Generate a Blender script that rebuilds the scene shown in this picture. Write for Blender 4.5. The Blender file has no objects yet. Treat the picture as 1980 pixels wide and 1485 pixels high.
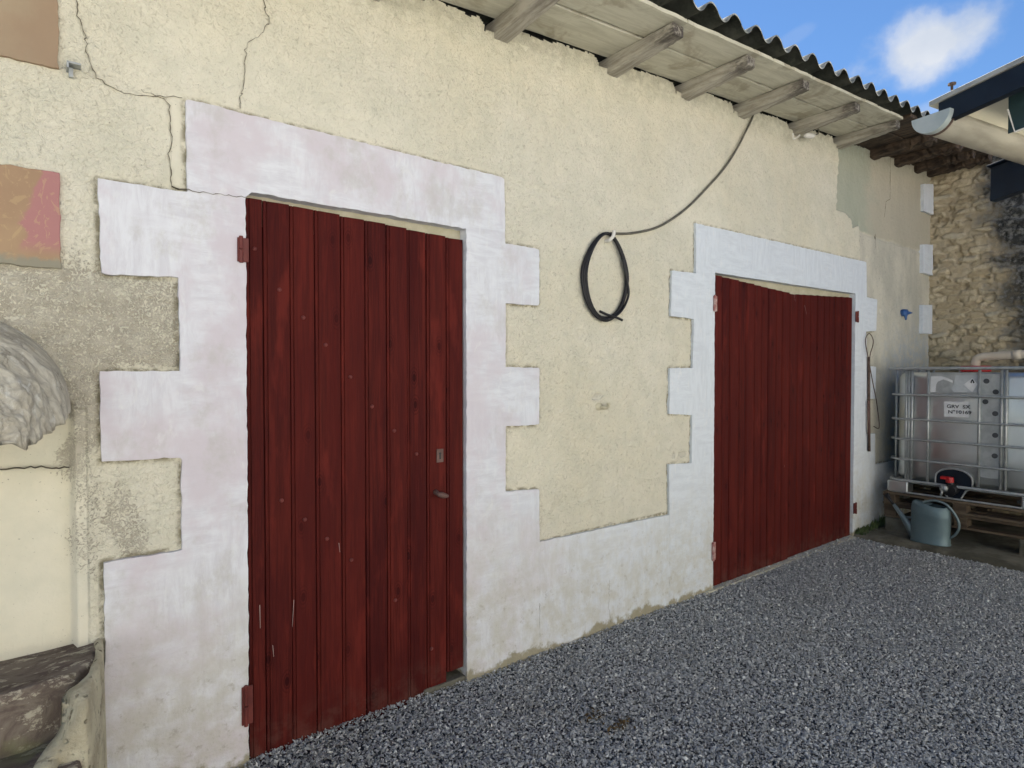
import bpy, bmesh, math, random
import numpy as np
from mathutils import Vector, Matrix, Euler
random.seed(7); RS = np.random.RandomState(11)
sc = bpy.context.scene
R = math.radians
# ------------------------------------------------------------------ camera
F = 1180.0; CX, CY = 990.0, 742.5
AZ = math.atan2(1510, 1180); PIT = math.atan(22.5 / F)
CAM = Vector((0, -2.449, 1.5))
FH = Vector((math.cos(AZ), math.sin(AZ), 0)); RT = Vector((math.sin(AZ), -math.cos(AZ), 0))
cam = bpy.data.cameras.new('camera'); cam.sensor_fit = 'HORIZONTAL'; cam.sensor_width = 36
cam.lens = 36 * F / 1980; cam.clip_start = .02; cam.clip_end = 2000
camo = bpy.data.objects.new('camera', cam); sc.collection.objects.link(camo); sc.camera = camo
camo.location = CAM
fw = FH * math.cos(PIT) + Vector((0, 0, -math.sin(PIT)))
camo.rotation_euler = fw.to_track_quat('-Z', 'Y').to_euler()
# ------------------------------------------------------------------ world, sun, exposure
SUN_EL, SUN_AZ = R(53), math.atan2(.94, .34)          # azimuth counter-clockwise from +X: behind the barn
sd = Vector((math.cos(SUN_AZ) * math.cos(SUN_EL), math.sin(SUN_AZ) * math.cos(SUN_EL), math.sin(SUN_EL)))
sun = bpy.data.lights.new('sun', 'SUN'); sun.energy = 5.0; sun.angle = R(.53); sun.color = (1, .97, .915)
suno = bpy.data.objects.new('sun', sun); sc.collection.objects.link(suno)
suno.rotation_euler = sd.to_track_quat('Z', 'Y').to_euler(); suno.location = (0, 0, 20)
w = bpy.data.worlds.new('World'); sc.world = w; w.use_nodes = True
wt = w.node_tree; wn = wt.nodes; wl = wt.links
bgn = wn['Background']; bgn.inputs['Strength'].default_value = .042
sky = wn.new('ShaderNodeTexSky'); sky.sky_type = 'NISHITA'; sky.sun_disc = False
sky.sun_elevation = SUN_EL; sky.sun_rotation = math.pi / 2 - SUN_AZ; sky.air_density = 1.0; sky.dust_density = .0; sky.ozone_density = 3.0
def wmath(op, a, b=None, c=None, clamp=False):
    m = wn.new('ShaderNodeMath'); m.operation = op; m.use_clamp = clamp
    for i, v in enumerate((a, b, c)):
        if v is None: continue
        if isinstance(v, (int, float)): m.inputs[i].default_value = v
        else: wl.new(v, m.inputs[i])
    return m.outputs[0]
tc = wn.new('ShaderNodeTexCoord')
def ray(x, y):
    a = (x - CX) / F; b = (CY - y) / F
    return FH * (math.cos(PIT) + b * math.sin(PIT)) + RT * a + Vector((0, 0, -math.sin(PIT) + b * math.cos(PIT)))
def cloud(az0, el0, rx, ry, tilt, seed, edge, dens):
    """a cloud fixed at a compass bearing: blob in (bearing, elevation) with a noisy edge"""
    sp = wn.new('ShaderNodeSeparateXYZ'); wl.new(tc.outputs['Generated'], sp.inputs[0])
    az = wmath('ARCTAN2', sp.outputs[1], sp.outputs[0]); el = wmath('ARCSINE', sp.outputs[2])
    u = wmath('MULTIPLY', wmath('SUBTRACT', az, az0), -math.cos(el0)); v = wmath('SUBTRACT', el, el0)
    ct, st = math.cos(tilt), math.sin(tilt)
    p = wmath('DIVIDE', wmath('ADD', wmath('MULTIPLY', u, ct), wmath('MULTIPLY', v, st)), rx)
    q = wmath('DIVIDE', wmath('SUBTRACT', wmath('MULTIPLY', v, ct), wmath('MULTIPLY', u, st)), ry)
    r = wmath('SQRT', wmath('ADD', wmath('MULTIPLY', p, p), wmath('MULTIPLY', q, q)))
    no = wn.new('ShaderNodeTexNoise'); no.noise_dimensions = '4D'; no.inputs['W'].default_value = seed
    no.inputs['Scale'].default_value = 11; no.inputs['Detail'].default_value = 10; no.inputs['Roughness'].default_value = .55
    wl.new(tc.outputs['Generated'], no.inputs['Vector'])
    f = wmath('ADD', wmath('SUBTRACT', 1.0, r), wmath('MULTIPLY', wmath('SUBTRACT', no.outputs[0], .5), edge))
    return wmath('MULTIPLY', wmath('SMOOTHSTEP' if False else 'MULTIPLY', wmath('MULTIPLY', f, 1.7, clamp=True), wmath('MULTIPLY', f, 3.2, clamp=True)), dens)
def azel(x, y):
    d = ray(x, y).normalized(); return math.atan2(d.y, d.x), math.asin(d.z)
a0, e0 = azel(1790, 82)
c1 = cloud(a0, e0, .084, .058, .28, 6.3, 1.9, .92)
a1, e1 = azel(1900, 175)
c2 = cloud(a1, e1, .11, .014, .15, 5.1, 1.6, .25)
a2, e2 = azel(1530, 75)
c3 = cloud(a2, e2, .035, .010, .35, 9.1, 1.9, .10)
mx = wmath('MAXIMUM', wmath('MAXIMUM', c1, c2), c3)
mixw = wn.new('ShaderNodeMixRGB'); wl.new(mx, mixw.inputs[0]); tint = wn.new('ShaderNodeMixRGB'); tint.blend_type = 'MULTIPLY'; tint.inputs[0].default_value = 1; tint.inputs[2].default_value = (.63, .80, .95, 1)   # a deeper blue air than the model's default
wl.new(sky.outputs[0], tint.inputs[1]); wl.new(tint.outputs[0], mixw.inputs[1])
nc = wn.new('ShaderNodeTexNoise'); nc.inputs['Scale'].default_value = 9; nc.inputs['Detail'].default_value = 5
wl.new(tc.outputs['Generated'], nc.inputs['Vector'])
cr = wn.new('ShaderNodeValToRGB'); cr.color_ramp.elements[0].position = .35; cr.color_ramp.elements[1].position = .62
cr.color_ramp.elements[0].color = (3.7, 4.1, 4.7, 1); cr.color_ramp.elements[1].color = (4.9, 5.1, 5.4, 1)
wl.new(nc.outputs[0], cr.inputs[0]); wl.new(cr.outputs[0], mixw.inputs[2])
wl.new(mixw.outputs[0], bgn.inputs[0])
sc.view_settings.view_transform = 'Standard'; sc.view_settings.look = 'None'
sc.view_settings.exposure = 1.97; sc.view_settings.gamma = 1
sc.render.engine = 'CYCLES'
# ------------------------------------------------------------------ measuring helpers (photo point -> point on a real plane)
def plane(x, y, ax, v):
    d = ray(x, y); t = (v - CAM[ax]) / d[ax]; return CAM + d * t
def at(x, y, d): r = ray(x, y); return CAM + r * (d / (r.x * FH.x + r.y * FH.y))
def W(x, y): p = plane(x, y, 1, 0); return (p.x, p.z)
# ------------------------------------------------------------------ node helper
class NT:
    def __init__(s, name):
        s.m = bpy.data.materials.new(name); s.m.use_nodes = True
        s.t = s.m.node_tree; s.b = s.t.nodes['Principled BSDF']; s.co = s.t.nodes.new('ShaderNodeTexCoord')
        s.P = s.co.outputs['Object']
    def link(s, v, inp):
        if isinstance(v, (int, float)): inp.default_value = v
        elif isinstance(v, (tuple, list)): inp.default_value = tuple(v) + ((1,) if len(v) == 3 and len(inp.default_value) == 4 else ())
        else: s.t.links.new(v, inp)
    def mp(s, scale=(1, 1, 1), rot=(0, 0, 0), loc=(0, 0, 0), vec=None):
        n = s.t.nodes.new('ShaderNodeMapping'); s.link(vec or s.P, n.inputs[0])
        n.inputs['Scale'].default_value = scale; n.inputs['Rotation'].default_value = rot; n.inputs['Location'].default_value = loc
        return n.outputs[0]
    def noise(s, sc_=5, det=4, ro=.55, vec=None, dist=0, col=False):
        n = s.t.nodes.new('ShaderNodeTexNoise'); s.link(vec or s.P, n.inputs['Vector'])
        n.inputs['Scale'].default_value = sc_; n.inputs['Detail'].default_value = det; n.inputs['Roughness'].default_value = ro; n.inputs['Distortion'].default_value = dist
        return n.outputs['Color' if col else 0]
    def vor(s, sc_=5, feat='F1', vec=None, out='Distance'):
        n = s.t.nodes.new('ShaderNodeTexVoronoi'); n.feature = feat; s.link(vec or s.P, n.inputs['Vector']); n.inputs['Scale'].default_value = sc_
        return n.outputs[out]
    def math(s, op, a, b=None, c=None, clamp=False):
        m = s.t.nodes.new('ShaderNodeMath'); m.operation = op; m.use_clamp = clamp
        for i, v in enumerate((a, b, c)):
            if v is not None: s.link(v, m.inputs[i])
        return m.outputs[0]
    def ss(s, v, a, b, lo=0., hi=1.):
        n = s.t.nodes.new('ShaderNodeMapRange'); n.interpolation_type = 'SMOOTHSTEP'; s.link(v, n.inputs[0])
        n.inputs[1].default_value = a; n.inputs[2].default_value = b; n.inputs[3].default_value = lo; n.inputs[4].default_value = hi
        return n.outputs[0]
    def mix(s, f, a, b, mode='MIX'):
        n = s.t.nodes.new('ShaderNodeMixRGB'); n.blend_type = mode; s.link(f, n.inputs[0]); s.link(a, n.inputs[1]); s.link(b, n.inputs[2])
        return n.outputs[0]
    def attr(s, name, out='Fac'):
        n = s.t.nodes.new('ShaderNodeAttribute'); n.attribute_name = name; return n.outputs[out]
    def xyz(s, vec=None):
        n = s.t.nodes.new('ShaderNodeSeparateXYZ'); s.link(vec or s.P, n.inputs[0]); return n.outputs
    def bump(s, h, dist=.002, strength=1., prev=None):
        n = s.t.nodes.new('ShaderNodeBump'); s.link(h, n.inputs['Height']); n.inputs['Distance'].default_value = dist; n.inputs['Strength'].default_value = strength
        if prev is not None: s.link(prev, n.inputs['Normal'])
        return n.outputs[0]
    def fin(s, col=None, rough=None, nrm=None, metal=None, spec=None):
        if col is not None: s.link(col, s.b.inputs['Base Color'])
        if rough is not None: s.link(rough, s.b.inputs['Roughness'])
        if nrm is not None: s.link(nrm, s.b.inputs['Normal'])
        if metal is not None: s.link(metal, s.b.inputs['Metallic'])
        if spec is not None: s.link(spec, s.b.inputs['Specular IOR Level'])
        return s.m
MT = {}
def simple(name, c1, c2, rough=.8, metal=0., scale=12, bump=.001, stretch=(1, 1, 1), spec=.4, th=(.35, .65), bs=60):
    n = NT(name); v = n.mp(stretch)
    col = n.mix(n.ss(n.noise(scale, 6, .6, v), *th), c1, c2)
    MT[name] = n.fin(col, n.ss(n.noise(scale * 2, 3), .3, .7, rough - .08, min(1, rough + .08)), n.bump(n.noise(bs, 4, .6, v), bump), metal, spec)
# --- wall render (roughcast with masks)
n = NT('cream_roughcast')
grey, old, blue, dirt, smooth = [n.attr(a) for a in ('grey', 'old', 'blue', 'dirt', 'smooth')]
big = n.noise(1.1, 4, .6); med = n.noise(7, 5, .6); fine = n.noise(85, 3, .6, dist=.6); worm = n.noise(58, 3, .55, dist=1.1)
cream = n.mix(n.ss(big, .3, .7), (.715, .665, .52), (.745, .705, .585))
cream = n.mix(n.ss(med, .35, .7, 0, .5), cream, (.60, .585, .47))
cream = n.mix(n.math('MULTIPLY', n.ss(worm, .30, .42, 1, 0), n.ss(smooth, .2, .8, .42, .03)), cream, (.38, .34, .25))
cream = n.mix(n.ss(n.noise(120, 2, .5), .70, .76, 0, .55), cream, (.17, .15, .11))
gm = n.mix(n.ss(n.noise(16, 5, .6), .35, .65), (.42, .38, .30), (.53, .485, .39))
gf = n.ss(n.math('ADD', n.noise(62, 3, .6, dist=2.2), n.math('MULTIPLY', n.math('SUBTRACT', grey, .55), .42)), .47, .54)
gf = n.math('MULTIPLY', gf, n.ss(grey, .02, .12))
col = n.mix(gf, cream, gm)
om = n.mix(n.ss(n.noise(3.2, 6, .6, n.mp((1, 1, .45))), .36, .62), (.48, .46, .385), (.62, .585, .485))
om = n.mix(n.ss(n.noise(6, 5, .6, n.mp((1.6, 1, .25), loc=(3, 0, 0))), .55, .75, 0, .5), om, (.40, .42, .35))
om = n.mix(n.ss(n.noise(60, 3), .62, .72, 0, .5), om, (.16, .15, .12))
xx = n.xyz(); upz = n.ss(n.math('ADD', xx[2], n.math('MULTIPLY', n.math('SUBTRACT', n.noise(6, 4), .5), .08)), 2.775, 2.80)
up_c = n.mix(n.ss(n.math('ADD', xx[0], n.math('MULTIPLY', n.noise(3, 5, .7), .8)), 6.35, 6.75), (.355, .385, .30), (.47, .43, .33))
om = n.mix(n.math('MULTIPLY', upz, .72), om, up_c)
col = n.mix(n.ss(old, .4, .6), col, om)
bf = n.math('MULTIPLY', blue, n.ss(n.noise(14, 6, .65), .32, .62))
col = n.mix(bf, col, (.40, .45, .50))
df = n.math('MULTIPLY', dirt, n.ss(n.noise(20, 6, .7), .38, .58))
col = n.mix(df, col, (.25, .225, .15))
h = n.math('ADD', n.math('MULTIPLY', fine, .5), worm)
h = n.math('MULTIPLY', h, n.ss(smooth, 0, 1, 1, .12))
h = n.math('SUBTRACT', h, n.math('MULTIPLY', gf, .12))
MT['cream_roughcast'] = n.fin(col, .93, n.bump(h, .011), spec=.2)
# --- white paint of the surrounds
n = NT('white_limewash')
x = n.xyz()
brv = n.noise(13, 7, .72, n.mp((2.4, 1, .45), loc=(1, 0, 2)), dist=.5); brh = n.noise(13, 7, .72, n.mp((.45, 1, 2.2)), dist=.5)
br = n.mix(n.ss(n.noise(2.5, 2), .45, .55), brv, brh); grim = n.noise(3.4, 7, .72, n.mp((1, 1, .8), loc=(5, 0, 1)))
lil = n.ss(x[0], 1.0, 3.2, 1, 0)
a = n.mix(lil, (.69, .735, .785), (.745, .75, .785))
b = n.mix(lil, (.61, .65, .70), (.64, .63, .67))
col = n.mix(n.ss(br, .36, .66), a, b)
col = n.mix(n.ss(n.noise(24, 3, .6, n.mp((2.2, 1, .6))), .58, .66, 0, .4), col, (.76, .77, .78))
pink = n.math('MULTIPLY', n.ss(n.noise(2.2, 5, .65), .44, .60, 0, .9), lil)
col = n.mix(pink, col, (.63, .575, .615))
col = n.mix(n.math('MULTIPLY', n.ss(grim, .50, .66, 0, .6), lil), col, (.52, .50, .475))
col = n.mix(n.math('MULTIPLY', n.ss(n.noise(11, 4, .6, n.mp((1, 1, .5), loc=(2, 0, 9)), dist=1.5), .60, .72, 0, .45), lil), col, (.78, .78, .775))
low = n.ss(n.math('ADD', x[2], n.math('MULTIPLY', n.noise(3, 4), .5)), .35, 1.25, 1, 0)
col = n.mix(n.math('MULTIPLY', low, n.ss(n.noise(9, 7, .7), .35, .65, .15, .8)), col, (.52, .50, .43))
col = n.mix(n.math('MULTIPLY', n.ss(n.noise(26, 7, .75), .57, .68), n.ss(x[2], .05, .9, .6, .04)), col, (.33, .30, .24))
foot = n.ss(n.math('SUBTRACT', x[2], n.math('MULTIPLY', n.math('SUBTRACT', n.noise(4.5, 5, .7), .42), .28)), .0, .035, 1, 0)
col = n.mix(foot, col, n.mix(n.noise(30, 4), (.27, .25, .17), (.38, .34, .25)))
hh = n.math('ADD', n.math('MULTIPLY', br, 1.0), n.math('MULTIPLY', n.noise(60, 4, .6), n.ss(x[2], .1, .9, 1.1, .25)))
hh = n.math('SUBTRACT', hh, n.math('MULTIPLY', foot, .8))
MT['white_limewash'] = n.fin(col, .85, n.bump(hh, .003), spec=.25)
# --- red stained wood
n = NT('oxblood_painted_wood')
x = n.xyz(); rnd = n.attr('rnd')
off = n.t.nodes.new('ShaderNodeCombineXYZ'); n.link(n.math('MULTIPLY', rnd, 37.), off.inputs[0]); n.link(n.math('MULTIPLY', rnd, 91.), off.inputs[2])
va = n.t.nodes.new('ShaderNodeVectorMath'); va.operation = 'ADD'; n.link(n.P, va.inputs[0]); n.link(off.outputs[0], va.inputs[1])
V = va.outputs[0]
gr = n.noise(26, 7, .7, n.mp((2.4, 1, .10), vec=V), dist=.8)
blot = n.noise(2.2, 5, .65, n.mp((2.6, 1, .55), vec=V), dist=.5)
vx = n.xyz(V); k2 = n.t.nodes.new('ShaderNodeCombineXYZ'); n.link(n.math('MULTIPLY', vx[0], 5.), k2.inputs[0]); n.link(n.math('MULTIPLY', vx[2], 2.4), k2.inputs[1])
kv = n.t.nodes.new('ShaderNodeTexVoronoi'); kv.voronoi_dimensions = '2D'; kv.inputs['Scale'].default_value = 1.0; n.link(k2.outputs[0], kv.inputs['Vector']); knot = kv.outputs['Distance']
col = n.mix(n.ss(gr, .34, .66), (.050, .0080, .0066), (.104, .0165, .0125))
col = n.mix(n.ss(blot, .38, .64, 0, .65), col, (.042, .0065, .0068))
col = n.mix(n.ss(n.noise(3.1, 4, .6, n.mp((3, 1, .7), vec=V, loc=(7, 0, 3))), .56, .68, 0, .55), col, (.150, .022, .016))
ring = n.math('SINE', n.math('MULTIPLY', n.math('ADD', knot, n.math('MULTIPLY', gr, .05)), 150.))
col = n.mix(n.math('MULTIPLY', n.ss(knot, .06, .17, .55, 0), n.ss(ring, -.3, .6)), col, (.03, .0045, .005))
col = n.mix(n.ss(knot, .035, .055, .85, 0), col, (.022, .0035, .004))
col = n.mix(n.ss(n.noise(60, 3, .6, n.mp((2, 1, .02), vec=V)), .66, .72, 0, .6), col, (.02, .003, .003))
lowz = n.ss(x[2], .0, .22, .35, 0)
col = n.mix(n.math('MULTIPLY', lowz, n.ss(n.noise(14, 5, .7), .4, .65)), col, (.13, .075, .06))
col = n.mix(n.ss(rnd, 0, 1, 0, .25), col, (.125, .018, .013))
hgt = n.math('ADD', gr, n.math('MULTIPLY', n.noise(110, 2, .5, n.mp((2, 1, .06), vec=V)), .5))
MT['oxblood_painted_wood'] = n.fin(col, n.ss(gr, .3, .7, .55, .75), n.bump(hgt, .0018), spec=.07)
# --- eaves timber
n = NT('pale_weathered_boards')
v = n.mp((.35, 3.5, 1)); g = n.noise(9, 6, .65, v, dist=.5); s_ = n.noise(3.2, 6, .65, dist=.8)
col = n.mix(n.ss(g, .35, .68), (.66, .64, .53), (.52, .50, .40))
col = n.mix(n.ss(s_, .53, .64, 0, .5), col, (.30, .25, .165))
col = n.mix(n.ss(n.vor(3.5), .03, .09, .6, 0), col, (.14, .10, .07))
MT['pale_weathered_boards'] = n.fin(col, .8, n.bump(g, .002), spec=.25)
n = NT('grey_rafter_wood')
y = n.xyz()[1]; v = n.mp((3.5, .35, 3)); g = n.noise(9, 6, .7, v, dist=.6)
col = n.mix(n.ss(g, .35, .65), (.50, .47, .40), (.30, .275, .225))
tipw = n.ss(n.math('ADD', y, n.math('MULTIPLY', n.noise(12, 5), .34)), -.34, -.10, 1, 0)
col = n.mix(n.math('MULTIPLY', tipw, n.ss(n.noise(22, 6, .7, n.mp((2, .5, 2))), .33, .55)), col, (.075, .065, .058))
MT['grey_rafter_wood'] = n.fin(col, .85, n.bump(g, .006), spec=.2)
simple('dark_old_timber', (.035, .026, .02), (.11, .075, .05), .9, scale=14, bump=.01, stretch=(2, .5, 2), bs=30)
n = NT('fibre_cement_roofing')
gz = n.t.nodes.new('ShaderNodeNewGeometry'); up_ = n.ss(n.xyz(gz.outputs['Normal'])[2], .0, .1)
und_shade = n.mix(n.ss(n.noise(6, 6, .65), .35, .65), (.030, .034, .028), (.075, .078, .066))  # underside: eaves shade put into the colour, near black
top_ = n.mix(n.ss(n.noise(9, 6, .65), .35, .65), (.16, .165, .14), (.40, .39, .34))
col = n.mix(up_, und_shade, top_)
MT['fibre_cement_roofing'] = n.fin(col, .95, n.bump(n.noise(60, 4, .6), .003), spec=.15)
# --- ochre / pink painted stone
n = NT('ochre_painted_stone')
x = n.xyz()
col = n.mix(n.ss(n.noise(3, 5), .4, .65), (.36, .235, .145), (.42, .285, .17))
pk = n.ss(n.math('ADD', n.math('MULTIPLY', x[0], 6), n.math('ADD', n.math('MULTIPLY', x[2], -1.0), n.math('MULTIPLY', n.noise(8, 4), .9))), -1.62, -1.53)
col = n.mix(n.math('MULTIPLY', pk, n.ss(x[2], 1.86, 1.92)), col, (.42, .20, .19))
col = n.mix(n.ss(n.noise(14, 6, .6, dist=3.5), .56, .60, 0, .35), col, (.55, .40, .21))
col = n.mix(n.ss(n.math('ADD', x[2], n.math('MULTIPLY', n.noise(10, 4), .1)), 1.90, 1.915, .9, 0), col, (.27, .26, .20))
MT['ochre_painted_stone'] = n.fin(col, .75, n.bump(n.noise(30, 4), .002), spec=.3)
n = NT('brown_painted_stone')
col = n.mix(n.ss(n.noise(3, 5), .4, .65), (.33, .235, .155), (.37, .29, .195))
x = n.xyz(); col = n.mix(n.ss(n.math('ADD', x[2], n.math('MULTIPLY', n.noise(18, 5, .7), .05)), 2.482, 2.492, .9, 0), col, (.36, .12, .09))
MT['brown_painted_stone'] = n.fin(col, .7, n.bump(n.noise(30, 4), .002), spec=.3)
# --- lichened cement
n = NT('lichened_cement')
g = n.noise(14, 8, .75, n.mp((1, 2.2, .6)), dist=1.)
col = n.mix(n.ss(g, .38, .6), (.46, .42, .34), (.66, .62, .52))
col = n.mix(n.ss(n.noise(26, 6, .7, n.mp((1, 1, .5), loc=(4, 1, 0))), .55, .66), col, (.72, .70, .63))
col = n.mix(n.ss(n.noise(17, 6, .7, loc_ := n.mp((1.4, 1, .5), loc=(9, 2, 3))), .58, .68, 0, .7), col, (.22, .195, .155))
MT['lichened_cement'] = n.fin(col, .95, n.bump(g, .014), spec=.1)
n = NT('mossy_dark_cement')
g = n.noise(10, 7, .72, n.mp((.7, 1.5, 1)), dist=.6)
col = n.mix(n.ss(g, .40, .58), (.135, .105, .088), (.22, .185, .15))
col = n.mix(n.ss(n.noise(22, 6, .75, n.mp((.6, 1.4, 1), loc=(2, 3, 0))), .53, .62), col, (.46, .42, .325))
col = n.mix(n.ss(n.noise(5, 4), .55, .68, 0, .6), col, (.20, .20, .10))
MT['mossy_dark_cement'] = n.fin(col, 1., n.bump(g, .014), spec=.03)
n = NT('cream_cement')
col = n.mix(n.ss(n.noise(7, 6, .7), .4, .65), (.70, .65, .48), (.50, .44, .31))
pit = n.ss(n.vor(34), .12, .26, 1, 0); col = n.mix(n.math('MULTIPLY', pit, n.ss(n.noise(9, 3), .45, .6)), col, (.20, .165, .11))
col = n.mix(n.ss(n.noise(18, 6, .75), .56, .63, 0, .7), col, (.33, .29, .21))
MT['cream_cement'] = n.fin(col, .97, n.bump(n.math('SUBTRACT', n.noise(34, 6, .75), n.math('MULTIPLY', pit, .6)), .016), spec=.08)
# --- stone rubble wall: colours by object-space position + per-stone attribute
n = NT('rubble_limestone')
rnd = n.attr('rnd'); joint = n.attr('joint'); x = n.xyz()
col = n.mix(n.ss(rnd, .2, .8), (.42, .34, .215), (.62, .53, .37))
col = n.mix(n.ss(n.noise(20, 6, .7), .4, .68, 0, .6), col, (.28, .22, .14))
col = n.mix(n.ss(rnd, .90, .97), col, (.52, .47, .36))
mort = n.mix(n.ss(n.noise(9, 4), .4, .6), (.46, .38, .26), (.53, .45, .32))
col = n.mix(joint, col, mort)
yy = n.math('SUBTRACT', n.math('MULTIPLY', x[1], -1.0), n.math('MULTIPLY', x[2], -.18))
bl = n.ss(n.math('ADD', yy, n.math('MULTIPLY', n.noise(4.5, 6, .7), .8)), 1.30, 1.62)
col = n.mix(bl, col, n.mix(n.ss(n.noise(18, 6, .7), .42, .62), (.045, .045, .042), (.20, .195, .18)))
MT['rubble_limestone'] = n.fin(col, .95, n.bump(n.noise(45, 6, .7), .012), spec=.1)
# --- gravel
n = NT('crushed_grey_stone')
rnd = n.attr('rnd')
r_ = n.t.nodes.new('ShaderNodeValToRGB'); n.link(rnd, r_.inputs[0]); e = r_.color_ramp.elements
e[0].position = 0; e[0].color = (.235, .24, .245, 1); e[1].position = 1; e[1].color = (.75, .75, .72, 1)
for p_, c_ in ((.35, (.335, .345, .345)), (.70, (.43, .44, .44)), (.93, (.52, .53, .53)), (.985, (.70, .70, .67))):
    q = e.new(p_); q.color = c_ + (1,)
cb = n.mix(n.ss(n.noise(1.6, 5, .65), .50, .72, 0, .45), r_.outputs[0], n.mix(.5, r_.outputs[0], (.26, .24, .19)))
MT['crushed_grey_stone'] = n.fin(cb, .8, n.bump(n.noise(160, 3), .001), spec=.25)
n = NT('packed_gravel_ground')
vd = n.vor(75); vc = n.vor(75, out='Color')
sep = n.t.nodes.new('ShaderNodeSeparateColor'); n.link(vc, sep.inputs[0])
col = n.mix(sep.outputs[0], (.16, .16, .155), (.36, .36, .345))
col = n.mix(n.ss(vd, .35, .6), col, (.06, .063, .07))
y = n.xyz()[1]
far = n.ss(n.math('ADD', y, n.math('MULTIPLY', n.noise(1.5, 4), 1.0)), -4.4, -3.9, 1, 0)
col = n.mix(far, col, n.mix(n.noise(3, 5), (.50, .48, .43), (.58, .56, .51)))  # far yard made pale to bounce sunlight back onto the shaded barn
MT['packed_gravel_ground'] = n.fin(col, .85, n.bump(vd, .008), spec=.3)
# --- misc
simple('worn_concrete', (.15, .14, .11), (.075, .07, .05), .9, scale=5, bump=.006, bs=45)
simple('galvanised_sheet', (.62, .64, .63), (.68, .70, .69), .37, 1., scale=3, bump=.004, spec=.5, bs=2.2, stretch=(1, 1, .3))
simple('galvanised_tube', (.36, .38, .38), (.46, .48, .48), .5, .6, scale=20, bump=.0004)
simple('galvanised_tube_dark', (.05, .055, .06), (.08, .085, .09), .6, .2, scale=20, bump=.0004)
simple('galvanised_can_zinc', (.115, .17, .185), (.15, .21, .225), .5, .3, scale=5, bump=.0006, bs=30)
simple('can_spout_steel', (.14, .19, .20), (.19, .24, .25), .45, .4, scale=9, bump=.0004)
simple('black_rubber', (.006, .006, .008), (.014, .014, .017), .5, scale=20, bump=.0006)
simple('grey_cable', (.09, .085, .065), (.15, .14, .11), .6, scale=20, bump=.0004)
simple('white_plastic', (.70, .68, .62), (.78, .76, .72), .5, scale=10, bump=.0003)
simple('beige_pvc', (.52, .45, .36), (.60, .53, .43), .4, scale=6, bump=.0003)
simple('gutter_zinc', (.34, .31, .245), (.46, .425, .34), .55, .0, scale=5, bump=.0008, stretch=(.6, 1, 4))
simple('gutter_cap_grey', (.36, .41, .41), (.45, .49, .48), .45, scale=7, bump=.0005)
simple('navy_steel', (.006, .010, .018), (.010, .017, .028), .5, scale=8, bump=.0005, spec=.25)
simple('teal_steel', (.018, .042, .048), (.028, .060, .066), .45, scale=8, bump=.0005)
simple('grey_sheet_edge', (.27, .27, .25), (.36, .36, .33), .6, scale=10, bump=.0005)
simple('soffit_white', (.36, .355, .30), (.42, .41, .35), .6, scale=4, bump=.001)
simple('dark_red_iron', (.10, .018, .015), (.15, .030, .024), .55, scale=18, bump=.001)
simple('chipped_red_iron', (.30, .10, .09), (.50, .36, .32), .6, scale=30, bump=.002)
simple('brown_iron', (.10, .055, .045), (.15, .085, .07), .55, scale=20, bump=.001)
simple('rusty_steel', (.06, .04, .032), (.13, .085, .065), .75, scale=30, bump=.001)
simple('pallet_wood', (.075, .052, .034), (.15, .112, .074), .85, scale=8, bump=.003, stretch=(2, .3, 2))
simple('red_plastic', (.40, .012, .015), (.48, .02, .02), .4, scale=8, bump=.0003)
simple('black_plastic', (.012, .013, .014), (.022, .023, .025), .4, scale=8, bump=.0003)
simple('label_paper', (.70, .71, .72), (.62, .63, .64), .5, scale=12, bump=.0003)
simple('faded_label', (.50, .53, .55), (.42, .45, .47), .5, scale=14, bump=.0003)
simple('ink', (.02, .02, .025), (.03, .03, .035), .6, scale=8, bump=.0)
simple('blue_paint', (.03, .09, .28), (.06, .15, .36), .5, scale=30, bump=.001)
simple('crack_dark', (.10, .085, .06), (.17, .15, .11), .95, scale=40, bump=.002)
simple('interior_dark', (.02, .02, .02), (.03, .03, .03), .95)
simple('leaf_brown', (.045, .03, .015), (.12, .075, .025), .8, scale=30, bump=.001)
simple('weed_green', (.05, .08, .025), (.10, .13, .05), .8, scale=30, bump=.001)
simple('cream_frame', (.52, .49, .38), (.44, .41, .30), .85, scale=10, bump=.002)
simple('scratch_pale', (.55, .42, .38), (.45, .33, .30), .8, scale=10, bump=.0)
# ------------------------------------------------------------------ mesh helpers
C = sc.collection
def mesh_np(name, co, faces, mat, parent=None, attrs=None, smooth=False):
    """co (n,3) array, faces (m,k) array"""
    me = bpy.data.meshes.new(name); co = np.asarray(co, dtype=np.float32); faces = np.asarray(faces, dtype=np.int32)
    k = faces.shape[1]; me.vertices.add(len(co)); me.vertices.foreach_set('co', co.ravel())
    me.loops.add(faces.size); me.loops.foreach_set('vertex_index', faces.ravel())
    me.polygons.add(len(faces)); me.polygons.foreach_set('loop_start', np.arange(0, faces.size, k, dtype=np.int32))
    me.polygons.foreach_set('loop_total', np.full(len(faces), k, dtype=np.int32))
    me.polygons.foreach_set('use_smooth', np.full(len(faces), smooth))
    me.update(calc_edges=True)
    for a, v in (attrs or {}).items():
        at = me.attributes.new(a, 'FLOAT', 'POINT'); at.data.foreach_set('value', np.asarray(v, dtype=np.float32))
    me.materials.append(MT[mat]); o = bpy.data.objects.new(name, me); C.objects.link(o)
    if parent: o.parent = parent
    return o
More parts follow.
